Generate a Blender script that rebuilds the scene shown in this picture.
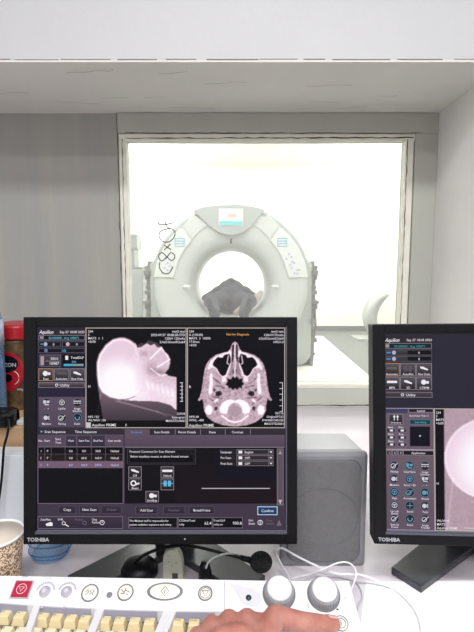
import bpy, bmesh, math, random
import numpy as np
from mathutils import Vector, Matrix
random.seed(7)
C = bpy.context.scene
for o in list(bpy.data.objects): bpy.data.objects.remove(o)
R = math.radians
PI = math.pi
# ------------------------------------------------------------------ camera, world, light, exposure
EYE = Vector((0, 0, 1.25)); PITCH = R(6.4); F = 475.0
cd = bpy.data.cameras.new('camera'); cam = bpy.data.objects.new('camera', cd); C.collection.objects.link(cam)
cam.location = EYE; cam.rotation_euler = (PI/2 - PITCH, 0, 0)
cd.sensor_fit = 'HORIZONTAL'; cd.sensor_width = 36; cd.lens = 36*F/474; cd.clip_start = 0.02
C.camera = cam
w = bpy.data.worlds.new('world'); C.world = w; w.use_nodes = True
w.node_tree.nodes['Background'].inputs[0].default_value = (1, 1, 1, 1)
w.node_tree.nodes['Background'].inputs[1].default_value = 0.3
C.view_settings.view_transform = 'Standard'; C.view_settings.look = 'None'
C.view_settings.exposure = 0.0; C.view_settings.gamma = 1.0; C.view_settings.use_curve_mapping = False
def area(name, loc, size, power, col=(1, 1, 1), rot=(0, 0, 0)):
    l = bpy.data.lights.new(name, 'AREA'); l.shape = 'RECTANGLE'; l.size, l.size_y = size; l.energy = power; l.color = col
    o = bpy.data.objects.new(name, l); o.location = loc; o.rotation_euler = rot; C.collection.objects.link(o); return o
area('control_room_light', (0.2, -0.25, 2.66), (1.25, 0.35), 41, (1.0, 0.995, 0.99))
area('control_room_light', (-0.2, -1.45, 2.66), (1.25, 0.35), 36, (1.0, 0.995, 0.99))
area('scan_room_light', (-1.0, 4.2, 2.96), (1.2, 1.2), 45, (0.98, 1.0, 0.97))
area('scan_room_light', (1.3, 4.2, 2.96), (1.2, 1.2), 45, (0.98, 1.0, 0.97))
area('scan_room_light', (-1.0, 7.4, 2.96), (1.2, 1.2), 52, (0.98, 1.0, 0.97))
area('scan_room_light', (1.3, 7.4, 2.96), (1.2, 1.2), 52, (0.98, 1.0, 0.97))
area('scan_room_added_fill', (-1.9, 6.9, 2.35), (.8, .8), 60, (0.98, 1.0, 0.97), (PI, 0, 0))  # unseen pair of fill lights, added to brighten the scan room ceiling
area('scan_room_added_fill', (2.6, 6.9, 2.35), (.8, .8), 60, (0.98, 1.0, 0.97), (PI, 0, 0))

# ------------------------------------------------------------------ helpers
f_ = Vector((0, math.cos(PITCH), -math.sin(PITCH))); u_ = Vector((0, math.sin(PITCH), math.cos(PITCH)))
def ray(px, py): return f_ + Vector((1, 0, 0))*((px-237)/F) + u_*(-(py-316)/F)
def P(px, py, z): d = ray(px, py); return EYE + d*((z-EYE.z)/d.z)
def W(px, py, y): d = ray(px, py); return EYE + d*(y/d.y)
def lin(c):
    return tuple((v/12.92 if v <= .04045 else ((v+.055)/1.055)**2.4) for v in [x/255 for x in c[:3]])
def mat(name, rgb, rough=.5, metal=0, bump=0, bscale=40, var=0, vscale=4, spec=.5, coat=0, stretch=None, extra=None):
    m = bpy.data.materials.new(name); m.use_nodes = True; nt = m.node_tree; b = nt.nodes['Principled BSDF']
    c = (*lin(rgb), 1); b.inputs['Base Color'].default_value = c
    b.inputs['Roughness'].default_value = rough; b.inputs['Metallic'].default_value = metal
    b.inputs['Specular IOR Level'].default_value = spec; b.inputs['Coat Weight'].default_value = coat
    tc = nt.nodes.new('ShaderNodeTexCoord'); mp = nt.nodes.new('ShaderNodeMapping'); nt.links.new(tc.outputs['Object'], mp.inputs[0])
    if stretch: mp.inputs['Scale'].default_value = stretch
    if var or extra:
        n = nt.nodes.new('ShaderNodeTexNoise'); n.inputs['Scale'].default_value = vscale; n.inputs['Detail'].default_value = 6
        nt.links.new(mp.outputs[0], n.inputs['Vector'])
        r = nt.nodes.new('ShaderNodeValToRGB'); r.color_ramp.elements[0].position = .3; r.color_ramp.elements[1].position = .7
        r.color_ramp.elements[0].color = (*[max(0, v*(1-var)) for v in c[:3]], 1); e2 = extra or None
        r.color_ramp.elements[1].color = (*lin(e2), 1) if e2 else (*[min(1, v*(1+var)) for v in c[:3]], 1)
        nt.links.new(n.outputs['Fac'], r.inputs[0]); nt.links.new(r.outputs[0], b.inputs['Base Color'])
    if bump:
        n = nt.nodes.new('ShaderNodeTexNoise'); n.inputs['Scale'].default_value = bscale; n.inputs['Detail'].default_value = 4
        nt.links.new(mp.outputs[0], n.inputs['Vector'])
        bp = nt.nodes.new('ShaderNodeBump'); bp.inputs['Strength'].default_value = bump; bp.inputs['Distance'].default_value = .01
        nt.links.new(n.outputs['Fac'], bp.inputs['Height']); nt.links.new(bp.outputs[0], b.inputs['Normal'])
    return m
def emit_attr(name, strength=1.0):
    m = bpy.data.materials.new(name); m.use_nodes = True; nt = m.node_tree; b = nt.nodes['Principled BSDF']
    a = nt.nodes.new('ShaderNodeAttribute'); a.attribute_name = 'Col'
    b.inputs['Base Color'].default_value = (.002, .002, .003, 1); b.inputs['Roughness'].default_value = .5; b.inputs['Specular IOR Level'].default_value = .08
    nt.links.new(a.outputs['Color'], b.inputs['Emission Color']); b.inputs['Emission Strength'].default_value = strength
    return m
class MB:
    def __init__(s, off=(0, 0, 0)): s.bm = bmesh.new(); s.off = Vector(off); s.smooth = False
    def _add(s, verts, faces, M=None, sm=False):
        vs = [s.bm.verts.new((M @ Vector(v)) if M else Vector(v)) for v in verts]
        for f in faces:
            try: g = s.bm.faces.new([vs[i] for i in f]); g.smooth = sm
            except ValueError: pass
        return vs
    def box(s, c, size, bevel=0, M=None, seg=2):
        b = bmesh.new(); bmesh.ops.create_cube(b, size=1)
        for v in b.verts: v.co = Vector((v.co.x*size[0], v.co.y*size[1], v.co.z*size[2]))
        if bevel: bmesh.ops.bevel(b, geom=b.edges[:], offset=bevel, segments=seg, affect='EDGES', profile=.5)
        for v in b.verts: v.co += Vector(c)
        s.merge(b, M); return s
    def b2(s, a, b, bevel=0, M=None):
        a = Vector(a); b = Vector(b); return s.box((a+b)/2, [abs(x) for x in (b-a)], bevel, M)
    def merge(s, b, M=None, sm=False):
        idx = {v: s.bm.verts.new((M @ v.co) if M else v.co) for v in b.verts}
        for f in b.faces:
            try: g = s.bm.faces.new([idx[v] for v in f.verts]); g.smooth = sm or f.smooth
            except ValueError: pass
        b.free()
    def prism(s, pts, z0, z1, bevel=0, M=None):      # pts: (x,y) polygon
        b = bmesh.new(); vs = [b.verts.new((p[0], p[1], z0)) for p in pts]
        f = b.faces.new(vs); r = bmesh.ops.extrude_face_region(b, geom=[f])
        for v in r['geom']:
            if isinstance(v, bmesh.types.BMVert): v.co.z = z1
        bmesh.ops.recalc_face_normals(b, faces=b.faces[:])
        if bevel: bmesh.ops.bevel(b, geom=b.edges[:], offset=bevel, segments=2, affect='EDGES', profile=.5)
        s.merge(b, M); return s
    def lathe(s, prof, n=40, M=None, sm=True, sx=1, sy=1, caps=True):
        v = []; f = []
        for i in range(n):
            a = 2*PI*i/n
            for r, z in prof: v.append((r*math.cos(a)*sx, r*math.sin(a)*sy, z))
        k = len(prof)
        for i in range(n):
            j = (i+1) % n
            for q in range(k-1): f.append((i*k+q, j*k+q, j*k+q+1, i*k+q+1))
        if caps and prof[0][0] > 1e-6: f.append(tuple(i*k for i in range(n))[::-1])
        if caps and prof[-1][0] > 1e-6: f.append(tuple(i*k+k-1 for i in range(n)))
        s._add(v, f, M, sm); return s
    def tube(s, pts, r, n=10, sm=True, M=None):
        pts = [Vector(p) for p in pts]; rs = r if isinstance(r, (list, tuple)) else [r]*len(pts)
        v = []; f = []; up = Vector((0.013, 0.02, 1))
        for i, p in enumerate(pts):
            t = (pts[min(i+1, len(pts)-1)]-pts[max(i-1, 0)]).normalized()
            a = t.cross(up)
            if a.length < .05: a = t.cross(Vector((1, 0, 0)))
            a.normalize(); b = t.cross(a)
            for q in range(n):
                g = 2*PI*q/n; v.append(p + a*math.cos(g)*rs[i] + b*math.sin(g)*rs[i])
        for i in range(len(pts)-1):
            for q in range(n): f.append((i*n+q, i*n+(q+1) % n, (i+1)*n+(q+1) % n, (i+1)*n+q))
        f.append(tuple(range(n))[::-1]); f.append(tuple((len(pts)-1)*n+q for q in range(n)))
        s._add(v, f, M, sm); return s
    def sphere(s, c, r, sc=(1, 1, 1), n=16):
        b = bmesh.new(); bmesh.ops.create_uvsphere(b, u_segments=n*2, v_segments=n, radius=r)
        for v in b.verts: v.co = Vector((v.co.x*sc[0], v.co.y*sc[1], v.co.z*sc[2])) + Vector(c)
        s.merge(b, sm=True); return s
    def build(s, name, m, parent=None, kind=None, label=None, autosmooth=False):
        me = bpy.data.meshes.new(name); s.bm.normal_update()
        bmesh.ops.recalc_face_normals(s.bm, faces=s.bm.faces[:])
        for v in s.bm.verts: v.co -= s.off
        s.bm.to_mesh(me); s.bm.free()
        o = bpy.data.objects.new(name, me); C.collection.objects.link(o); me.materials.append(m)
        if parent: o.parent = parent
        elif s.off.length > 0: o.location = s.off
        if kind: o['kind'] = kind
        if label: o['label'] = label
        return o
def thing(name, label, cat, loc=(0, 0, 0), rz=0, group=None):
    o = bpy.data.objects.new(name, None); C.collection.objects.link(o); o.location = loc; o.rotation_euler = (0, 0, rz)
    o.empty_display_size = .05; o['label'] = label; o['category'] = cat
    if group: o['group'] = group
    return o
def tag(o, label, cat, group=None):
    o['label'] = label; o['category'] = cat
    if group: o['group'] = group
    return o
_tc = {}
def text_mesh(txt, size, align='LEFT', bold=0):
    """flat glyph triangles: list of verts (x,y) and faces"""
    key = (txt, bold)
    if key not in _tc:
        cu = bpy.data.curves.new('t', 'FONT'); cu.body = txt; cu.size = 1; cu.offset = bold; cu.resolution_u = 2
        o = bpy.data.objects.new('t', cu); C.collection.objects.link(o)
        dg = bpy.context.evaluated_depsgraph_get(); me = o.evaluated_get(dg).to_mesh()
        vs = [(v.co.x, v.co.y) for v in me.vertices]; fs = [tuple(p.vertices) for p in me.polygons]
        o.evaluated_get(dg).to_mesh_clear(); bpy.data.objects.remove(o); bpy.data.curves.remove(cu)
        _tc[key] = (vs, fs)
    vs, fs = _tc[key]
    if not vs: return [], []
    w = max(v[0] for v in vs); dx = {'LEFT': 0, 'CENTER': -w/2, 'RIGHT': -w}[align]
    return [((x+dx)*size, y*size) for x, y in vs], fs
def catmull(pts, n=8):
    pts = [Vector(p) for p in pts]; q = [pts[0]*2-pts[1]] + pts + [pts[-1]*2-pts[-2]]; out = []
    for i in range(1, len(q)-2):
        for k in range(n):
            t = k/n; a, b, c, d = q[i-1], q[i], q[i+1], q[i+2]
            out.append(.5*((2*b)+(c-a)*t+(2*a-5*b+4*c-d)*t*t+(3*b-a-3*c+d)*t**3))
    out.append(pts[-1]); return out

# ------------------------------------------------------------------ materials
M_wall = mat('white_paint', (212, 212, 214), .75, var=.02, vscale=3, bump=.08, bscale=60)
M_soffit = mat('soffit_plaster', (232, 231, 224), .85, var=.05, vscale=2.2, bump=.35, bscale=9)
M_greyw = mat('grey_streaked_paint', (166, 168, 166), .6, var=.045, vscale=3, stretch=(4.5, 1, .35), bump=.05, bscale=30, extra=(177, 174, 165))
M_reveal = mat('reveal_paint', (238, 237, 235), .7, var=.03, vscale=3, bump=.08, bscale=30)
M_board = mat('window_board', (186, 187, 178), .55, var=.05, vscale=6, stretch=(1, 1, .4), bump=.05)
M_mould = mat('cream_moulding', (243, 242, 228), .5, var=.06, vscale=20, bump=.3, bscale=60)
M_crack = mat('dirt_gap', (70, 62, 54), .9, var=.3, vscale=40)
M_desk = mat('white_laminate', (222, 214, 222), .35, var=.015, vscale=8)
M_paper = mat('paper', (250, 248, 252), .6)
M_floor = mat('floor_vinyl', (150, 146, 140), .5, var=.1)
M_ctwall = mat('scan_room_paint', (246, 246, 238), .8)
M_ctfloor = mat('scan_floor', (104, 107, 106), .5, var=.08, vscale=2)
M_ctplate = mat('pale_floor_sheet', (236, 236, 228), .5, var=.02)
M_black = mat('black_plastic', (10, 10, 14), .42, spec=.22, bump=.03, bscale=400)
M_foot = mat('charcoal_satin_plastic', (62, 63, 68), .22)
M_black2 = mat('black_gloss_plastic', (16, 16, 20), .25)
M_rim = mat('screen_rim', (78, 80, 92), .3)
M_let = mat('silver_lettering', (190, 190, 198), .4)
M_scr = emit_attr('lit_screen', 1.0)
M_con = mat('console_white', (226, 225, 230), .38)
M_con2 = mat('console_grey', (176, 175, 184), .45)
M_strip = mat('label_strip_plastic', (150, 150, 168), .3)
M_key = mat('key_beige', (228, 211, 168), .45, var=.03, vscale=60)
M_key2 = mat('key_pale', (230, 222, 190), .45, var=.03, vscale=60)
M_bed = mat('key_well', (120, 112, 98), .6)
M_ink = mat('dark_ink', (58, 56, 60), .6)
M_inkb = mat('brown_ink', (120, 84, 44), .6)
M_red = mat('red_button', (176, 26, 62), .35)
M_ring = mat('ring_grey', (120, 120, 122), .4)
M_btn = mat('button_ivory', (232, 230, 222), .4)
M_knob = mat('knob_white', (224, 224, 228), .35)
M_knobl = mat('knob_light_grey', (196, 194, 204), .35)
M_knobg = mat('knob_grey', (160, 160, 168), .4)
M_led = mat('led_dark_green', (22, 60, 44), .2)
M_spk = mat('speaker_shell', (134, 134, 138), .45)
M_spkt = mat('speaker_top_plastic', (158, 158, 164), .35, var=.03, vscale=8)
M_gr = mat('speaker_cloth', (112, 112, 114), .95, bump=.25, bscale=420, var=.05, vscale=160)
M_foam = mat('mic_foam', (14, 14, 16), .98, bump=.8, bscale=500)
M_cable = mat('white_cable', (238, 236, 240), .4)
M_cabg = mat('grey_cable', (186, 190, 190), .45)
M_conn = mat('old_ivory_plastic', (176, 178, 160), .5, var=.08, vscale=60)
M_card = mat('cardboard', (176, 142, 108), .85, var=.06, vscale=12, stretch=(1, 1, 6))
M_wbox = mat('white_box', (214, 218, 222), .6, var=.02)
M_tinr = mat('red_plastic', (168, 24, 38), .35)
M_tin = mat('dark_wrapper', (58, 50, 42), .4, var=.5, vscale=60, extra=(110, 84, 52))
M_skin = None
# glass
def glassy(name, col, alpha_tr, rough=.05):
    m = bpy.data.materials.new(name); m.use_nodes = True; nt = m.node_tree; b = nt.nodes['Principled BSDF']
    b.inputs['Base Color'].default_value = (*lin(col), 1); b.inputs['Roughness'].default_value = rough
    b.inputs['Alpha'].default_value = alpha_tr; return m
M_glass = glassy('dusty_pane', (250, 250, 244), .14, .25)
M_water = glassy('blue_bottle_plastic', (120, 180, 225), .34, .06)
M_ridge = glassy('blue_ridge', (60, 130, 200), .6, .06)
M_bottle = glassy('pale_blue_plastic', (104, 142, 170), .5, .15)
# ------------------------------------------------------------------ structure: control room
YW = 1.674; YB = 1.26; ZS = 1.758; ZD = .73
def struct(name, a, b, m): return MB().b2(a, b).build(name, m, kind='structure')
struct('floor', (-2.0, -2.2, -.05), (1.7, YW, 0), M_floor)
struct('ceiling', (-2.0, -2.2, 2.7), (1.7, YB, 2.76), M_wall)
XR = .687
o = MB().b2((-2.0, YB, ZS), (1.7, YW+.05, 2.7)); o.b2((XR, YB, 0), (1.7, YW, ZS)); o.build('wall_front', M_wall, kind='structure')
struct('wall_left', (-2.1, -2.2, 0), (-2.0, YW+.05, 2.7), M_wall)
struct('wall_back', (-2.0, -2.3, 0), (1.7, -2.2, 2.7), M_wall)
struct('wall_right', (1.7, -2.2, 0), (1.8, YB, 2.7), M_wall)
# soffit skin + reveal skin (thin plaster faces of the alcove)
struct('trim_1', (-2.0, YB, ZS-.006), (XR, YW, ZS), M_soffit)
struct('trim_2', (XR-.006, YB+.001, ZD+.0), (XR, YW, ZS-.006), M_reveal)
# soffit edge crack: irregular dark chips along the arris, painted-plaster lip
o = MB()
x = -1.4
while x < .67:
    L = random.uniform(.05, .16); o.box((x+L/2, YB-.0005, ZS+.0005+random.uniform(-.001, .001)), (L, .002, random.uniform(.0006, .0016))); x += L+random.uniform(.0, .03)
for _ in range(12):   # flaking patches on the soffit
    xx = random.uniform(-1.0, .5); yy = random.uniform(YB+.02, YW-.03)
    pts = [(xx, yy, ZS-.0065)]
    for k in range(random.randint(2, 5)): pts.append((pts[-1][0]+random.uniform(.01, .05), pts[-1][1]+random.uniform(-.012, .012), ZS-.0065))
    o.tube(pts, random.uniform(.00015, .0003), 5)
o.build('trim_3', mat('chipped_edge', (128, 120, 112), .9), kind='structure')
# window geometry
gl = W(127, 200, YW).x; gr_ = W(404.5, 200, YW).x; gt = W(237, 140, YW).z; gb = W(237, 384, YW).z
ol = W(118.5, 140, YW).x; orr = XR-.006
# window wall with opening
o = MB(); T = YW+.05
o.b2((-2.0, YW, 0), (gl, T, ZS)); o.b2((gr_, YW, 0), (1.7, T, ZS)); o.b2((gl, YW, 0), (gr_, T, gb)); o.b2((gl, YW, gt), (gr_, T, ZS))
o.build('wall_window', M_greyw, kind='structure')
win = MB()
zt = W(237, 134, YW).z
win.b2((ol, YW-.012, zt), (orr, YW+.0, ZS-.007), .002)         # top board
xr0 = W(412, 200, YW).x
win.b2((xr0, YW-.012, gb-.09), (orr, YW, zt), .002)              # wide right board
zb0 = W(300, 388, YW).z; zb1 = ZD
MBsill = MB().b2((ol, YW-.010, zb1), (xr0, YW, zb0), .002)
win = win.build('window_1', M_board, kind='structure')
MBsill.build('apron_board', mat('window_board_lit', (206, 210, 198), .5, var=.04, vscale=7), win)  # board colour lightened here to stand in for light falling on it
fr = MB()
fr.b2((gl-.004, YW-.006, gt-.004), (gr_+.03, YW+.03, zt+.0), .003)
fr.b2((gl-.022, YW-.008, gb), (gl+.004, YW+.03, zt-.001), .003)
fr.b2((gr_-.004, YW-.006, gb), (xr0-.002, YW+.03, gt), .003)
fr.b2((gl-.022, YW-.012, zb0-.0), (xr0-.002, YW+.03, gb+.002), .004)
fr.build('window_frame', M_mould, win)
dk = MB()
def wob(a, b, r, n=40, amp=.0012):
    a = Vector(a); b = Vector(b); pts = [a.lerp(b, i/n)+Vector((random.uniform(-amp, amp), 0, random.uniform(-amp, amp))) for i in range(n+1)]
    return pts, [r*random.uniform(.4, 1.5) for _ in pts]
for a, b, r in [((gl-.010, YW-.0085, gb), (gl-.010, YW-.0085, gt), .0011), ((gl-.004, YW-.0065, gt+.004), (gr_+.02, YW-.0065, gt+.006), .0017),
                ((gr_+.0, YW-.0065, gb), (gr_+.001, YW-.0065, gt), .0013), ((ol-.003, YW-.001, zb0), (ol-.003, YW-.001, ZS), .0011),
                ((gl, YW-.011, zt+.001), (xr0+.02, YW-.011, zt), .0012), ((ol-.004, YW-.004, ZS-.008), (orr, YW-.004, ZS-.008), .0014)]:
    p, rr = wob(a, b, r); dk.tube(p, rr, 6)
p, rr = wob((ol, YW-.011, zb1+.010), (xr0, YW-.011, zb1+.010), .0014); dk.tube(p, rr, 6)
dk.build('sealant_gap', M_crack, win)
gp = MB().b2((gl-.01, YW+.012, gb-.0), (gr_+.01, YW+.018, gt+.01)).build('window_pane', M_glass, win)
# handwriting on the pane, rotated a quarter turn
GY = YW+.0085
def stroke(mb, pts, r=.0020, smooth=True):
    q = [W(x, y, GY) for x, y in pts]; mb.tube(catmull(q, 6) if smooth else q, r, 6)
ink = MB()
stroke(ink, [(157.6, 220.6), (159.4, 225)], smooth=False); stroke(ink, [(158.6, 224), (166, 224.4), (174, 222.4)])
stroke(ink, [(165, 220.8), (166.6, 227.6)], smooth=False)
stroke(ink, [(170, 228.5), (162, 230.5), (159, 235), (161.5, 240.5), (168, 242), (173.6, 238), (175, 232), (171, 228.5), (167, 227.6)])
stroke(ink, [(164, 245), (171, 249.6)], smooth=False); stroke(ink, [(170.6, 244), (164, 250)], smooth=False)
stroke(ink, [(167, 257), (171, 252.6), (175, 256), (172, 260.6), (167, 257), (162, 252.6), (158.6, 256.4), (161.6, 261), (167, 257)])
stroke(ink, [(159.6, 262.4), (159.6, 268), (163.4, 273), (169, 273), (173, 266.6)])
ink.build('handwriting', mat('marker_ink', (84, 84, 88), .6), win, label='dark handwriting drawn on the glass')
# desk slab and supports
d = thing('desk', 'long white laminate desk under the window holding monitors and console', 'desk', (0, 1.1, 0))
MB((0, 1.1, 0)).b2((-1.95, .18, ZD-.03), (XR-.008, YW-.001, ZD), .003).build('desktop', M_desk, d)
for xx in (-1.9, -.5, .66): MB((0, 1.1, 0)).b2((xx-.012, .25, 0), (xx+.012, YW-.05, ZD-.03)).build('side_panel', M_desk, d)
a = MB((0, 1.1, 0)); 
sh = [P(366, 582, ZD+.0008), P(520, 580, ZD+.0008), P(560, 700, ZD+.0008), P(352, 690, ZD+.0008)]
tag(MB().prism([(v.x, v.y) for v in sh], ZD+.0002, ZD+.0012).build('paper_sheet', M_paper), 'plain white sheet on the desk below the right monitor', 'paper')
a.bm.free()
# ------------------------------------------------------------------ scan room
Y0 = YW+.05; Y1 = 8.7
struct('floor_scan_room', (-2.6, Y0, -.05), (3.3, Y1, 0), M_ctfloor)
struct('ceiling_scan_room', (-2.6, Y0, 3.0), (3.3, Y1, 3.06), M_ctwall)
struct('wall_scan_room_far', (-2.6, Y1, 0), (3.3, Y1+.1, 3.0), M_ctwall)
struct('wall_scan_room_left', (-2.7, Y0, 0), (-2.6, Y1, 3.0), M_ctwall)
struct('wall_scan_room_right', (3.3, Y0, 0), (3.4, Y1, 3.0), M_ctwall)
struct('wall_scan_room_near', (-2.6, Y0, 2.0), (3.3, Y0+.02, 3.0), M_ctwall)
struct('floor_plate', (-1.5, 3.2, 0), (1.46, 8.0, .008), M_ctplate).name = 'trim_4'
struct('baseboard_far', (-2.6, Y1-.02, 0), (3.3, Y1, .09), M_ctfloor)
# CT gantry
GYF = 5.57; GZ = .976
M_ga = mat('gantry_shell', (178, 182, 180), .45)
M_gf = mat('gantry_fascia', (214, 217, 215), .4)
M_gp = mat('gantry_panel', (232, 235, 234), .4)
M_gs = mat('gantry_housing', (184, 188, 188), .4)
M_gd = mat('gantry_side_metal', (112, 114, 114), .6, var=.35, vscale=18)
M_blue = mat('blue_display', (150, 192, 214), .4); M_lil = mat('lilac_buttons', (170, 172, 230), .4)
M_cyan = mat('cyan_band', (120, 214, 220), .4); M_pink = mat('pale_pink_text', (232, 200, 204), .4)
G = thing('ct_scanner', 'large white ring-shaped scanner standing in the room behind the window', 'scanner', (0-.07, GYF, 0))
GX = (231-237)/F*5.55
G.location = (GX, GYF, .008)
def g2(px, py, dy=0): v = W(px, py, GYF+dy); return (v.x-GX, v.z)     # local x,z on gantry face
def outR(a):    # outline radius of the shell at angle a (0 = right, pi/2 = top), relative to bore centre
    c, s_ = math.cos(a), math.sin(a); r = .955
    best = 9
    # sides, floor, chamfer shoulders
    if abs(c) > 1e-4: best = min(best, .965/abs(c))
    if s_ < 0: best = min(best, (GZ-.008)/(-s_))
    if s_ > 0: best = min(best, .96 if s_ > .3 else 9)
    return min(best, 1.30)
def radial(mb, loops, n=96):
    v = []; f = []
    for (fr_, ys) in loops:
        for i in range(n):
            a = 2*PI*i/n; r = fr_(a); v.append((r*math.cos(a), ys, GZ-.008+r*math.sin(a)))
    for k in range(len(loops)-1):
        for i in range(n):
            j = (i+1) % n; f.append((k*n+i, k*n+j, (k+1)*n+j, (k+1)*n+i))
    mb._add(v, f, None, True)
cr = lambda r: (lambda a: r)
sc = lambda k: (lambda a: outR(a)*k)
m = MB(); radial(m, [(cr(.43), .62), (sc(.90), .62), (sc(1), .57), (sc(1), .10), (sc(.985), .05), (lambda a: min(outR(a)*.965, .93+.0*a) if math.sin(a) > -.4 else outR(a)*.965, .03), (cr(.90), .03)])
m.build('outer_shell', M_ga, G)
m = MB(); radial(m, [(lambda a: min(.905, outR(a)*.93), .05), (lambda a: min(.90, outR(a)*.93), .0), (cr(.80), -.012), (cr(.62), .0), (cr(.52), .03), (cr(.475), .075), (cr(.44), .14), (cr(.42), .22), (cr(.415), .62)])
m.build('front_fascia', M_gf, G)
# top housing, curved shield with the display
pts = [g2(192, 211), g2(205, 206.5), g2(231, 205), g2(252, 206.5), (g2(265, 209.5)), g2(259, 217), g2(252, 226), g2(243, 233), g2(231, 236), g2(219, 233), g2(209, 226), g2(200, 217)]
m = MB(); Mx = Matrix.Rotation(PI/2, 4, 'X')    # (x,y,z)->(x,-z,y)
def face_prism(mb, pts, y0, y1, bevel=0): mb.prism(pts, -y1, -y0, bevel, Mx); return mb
hs = face_prism(m, [(x_, z_-.008) for x_, z_ in pts], -.045, .06, .008).build('display_housing', M_gs, G)
def frect(x0, y0, x1, y1): a_ = g2(x0, y1); b_ = g2(x1, y0); return [(a_[0], a_[1]-.008), (b_[0], a_[1]-.008), (b_[0], b_[1]-.008), (a_[0], b_[1]-.008)]
dsp = face_prism(MB(), frect(219, 209, 243, 226), -.052, -.044, .002).build('display', M_gp, hs)
face_prism(MB(), frect(219.5, 221.5, 242.5, 225.5), -.054, -.051).build('cyan_strip', M_cyan, hs)
face_prism(MB(), frect(228, 214, 236, 218), -.0535, -.051).build('display_text', M_pink, hs)
for sgn in (1, -1):
    X = lambda px: 231+sgn*(px-231)
    pp = [(270.4, 241), (282, 228.5), (290, 236), (298, 247), (304.5, 261), (308, 277), (288.5, 277.5), (284, 262), (278, 250)]
    q = [g2(X(a_), b_) for a_, b_ in pp]; q = [(x_, z_-.008) for x_, z_ in q]
    pn = face_prism(MB(), q if sgn > 0 else q[::-1], -.026, .02, .004).build('control_panel', M_gp, G)
    face_prism(MB(), frect(min(X(277), X(287)), 238, max(X(277), X(287)), 247), -.030, -.025).build('blue_display', M_blue, pn)
    for k_ in range(3): face_prism(MB(), frect(min(X(278), X(286)), 239.3+2.6*k_, max(X(278), X(286)), 240.6+2.6*k_), -.0315, -.0295).build('display_line', M_gp, pn)
    def pbt(bx, by): face_prism(MB(), frect(bx-.9, by-.7, bx+.9, by+.7), -.029, -.025).build('panel_button', M_lil, pn)
    if sgn > 0:
        for bx, by in [(289, 254), (286, 259), (292, 262), (290, 265), (294, 263), (291.5, 268), (297, 270), (299, 270), (294, 273), (297, 273.5), (291, 257)]: pbt(bx, by)
    else:
        for bx, by in [(170, 266), (168, 270), (165, 268), (168, 263), (163, 273), (166, 258)]: pbt(bx, by)
    pp = [(262, 219), (268, 214.5), (280, 226.5), (269, 238.5), (262, 231), (254, 225.5)]
    q = [g2(X(a_), b_) for a_, b_ in pp]; q = [(x_, z_-.008) for x_, z_ in q]
    face_prism(MB(), q if sgn > 0 else q[::-1], -.02, .02, .004).build('cover_panel', M_gf, G)
    sl = g2(X(275), 286.5); sm_ = MB(); sm_.sphere((sl[0], -.004, sl[1]-.008), .045, (1, .25, .45), 10); sm_.build('side_light', M_gp, G)
    # side equipment, brackets and hoses
    eq = MB(); rr_ = random.Random(3)
    for k in range(20):
        z_ = .08+k*.058; wd = rr_.uniform(.035, .09)
        eq.box((sgn*(.965+wd/2-.012), rr_.uniform(.1, .3), z_), (wd, .22, rr_.uniform(.03, .06)), .004)
    eq.tube([(sgn*.99, .12, .1), (sgn*1.02, .13, .5), (sgn*.99, .12, .9), (sgn*1.01, .14, 1.2)], .014, 8)
    eq.b2((sgn*.95, .08, .0), (sgn*.99, .45, 1.26), .005)
    eq.build('side_bracket', M_gd, G)
tx = g2(231, 242); mk = MB(); mk.box((tx[0], -.008, tx[1]), (.018, .01, .06), .002); mk.build('marker_window', M_ink, G)
# patient table
T_ = thing('patient_table', 'pale patient table reaching into the scanner ring', 'table', (GX, 4.9, .008))
pr = MB((GX, 4.9, .008)); pf = [(-.24, .70), (-.2, .655), (0, .63), (.2, .655), (.24, .70), (.235, .72), (.19, .70), (0, .685), (-.19, .70), (-.235, .72)]
pr.prism([(x_+GX, z_) for x_, z_ in pf], -6.55, -3.75, 0, Mx); pr.build('table_top', M_gp, T_)
MB((GX, 4.9, .008)).b2((GX-.26, 3.9, .54), (GX+.26, 5.45, .64), .02).build('table_carriage', M_gf, T_)
MB((GX, 4.9, .008)).b2((GX-.24, 4.1, .008), (GX+.24, 5.35, .54), .03).build('pedestal', M_ga, T_)
# ---- organic surfaces from tapered capsules fused by voxel remesh
def capsules(name, segs, m, parent=None, voxel=.01, smooth=8, balls=(), off=(0, 0, 0), cuts=0):
    mb = MB(off)
    for a, b, r0, r1 in segs:
        a = Vector(a); b = Vector(b); n = 10; L = (b-a).length
        pts = []; rs = []
        d = (b-a)/L
        for k in range(6): g = PI/2*(1-k/6); pts.append(a-d*r0*math.sin(g)); rs.append(max(1e-4, r0*math.cos(g)))
        for k in range(n+1): pts.append(a.lerp(b, k/n)); rs.append(r0+(r1-r0)*k/n)
        for k in range(1, 7): g = PI/2*k/6; pts.append(b+d*r1*math.sin(g)); rs.append(max(1e-4, r1*math.cos(g)))
        mb.tube(pts, rs, 16)
    for c, r, s_ in balls: mb.sphere(c, r, s_, 12)
    o = mb.build(name, m, parent)
    md = o.modifiers.new('fuse', 'REMESH'); md.mode = 'VOXEL'; md.voxel_size = voxel; md.use_smooth_shade = True
    sm = o.modifiers.new('soft', 'SMOOTH'); sm.iterations = smooth; sm.factor = .5
    return o
M_cloth = mat('dark_grey_clothes', (56, 58, 70), .9, var=.15, vscale=14, bump=.5, bscale=14)
M_cloth2 = mat('brown_grey_blanket', (158, 146, 136), .9, var=.1, vscale=20, bump=.3, bscale=20)
M_skinp = mat('skin_pale', (196, 150, 130), .6)
M_hair = mat('dark_hair', (46, 42, 42), .7)
pb = Vector((GX, 5.2, 0)); zt_ = .705
def q(x, y, z): return (GX+x, y, z)
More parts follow.
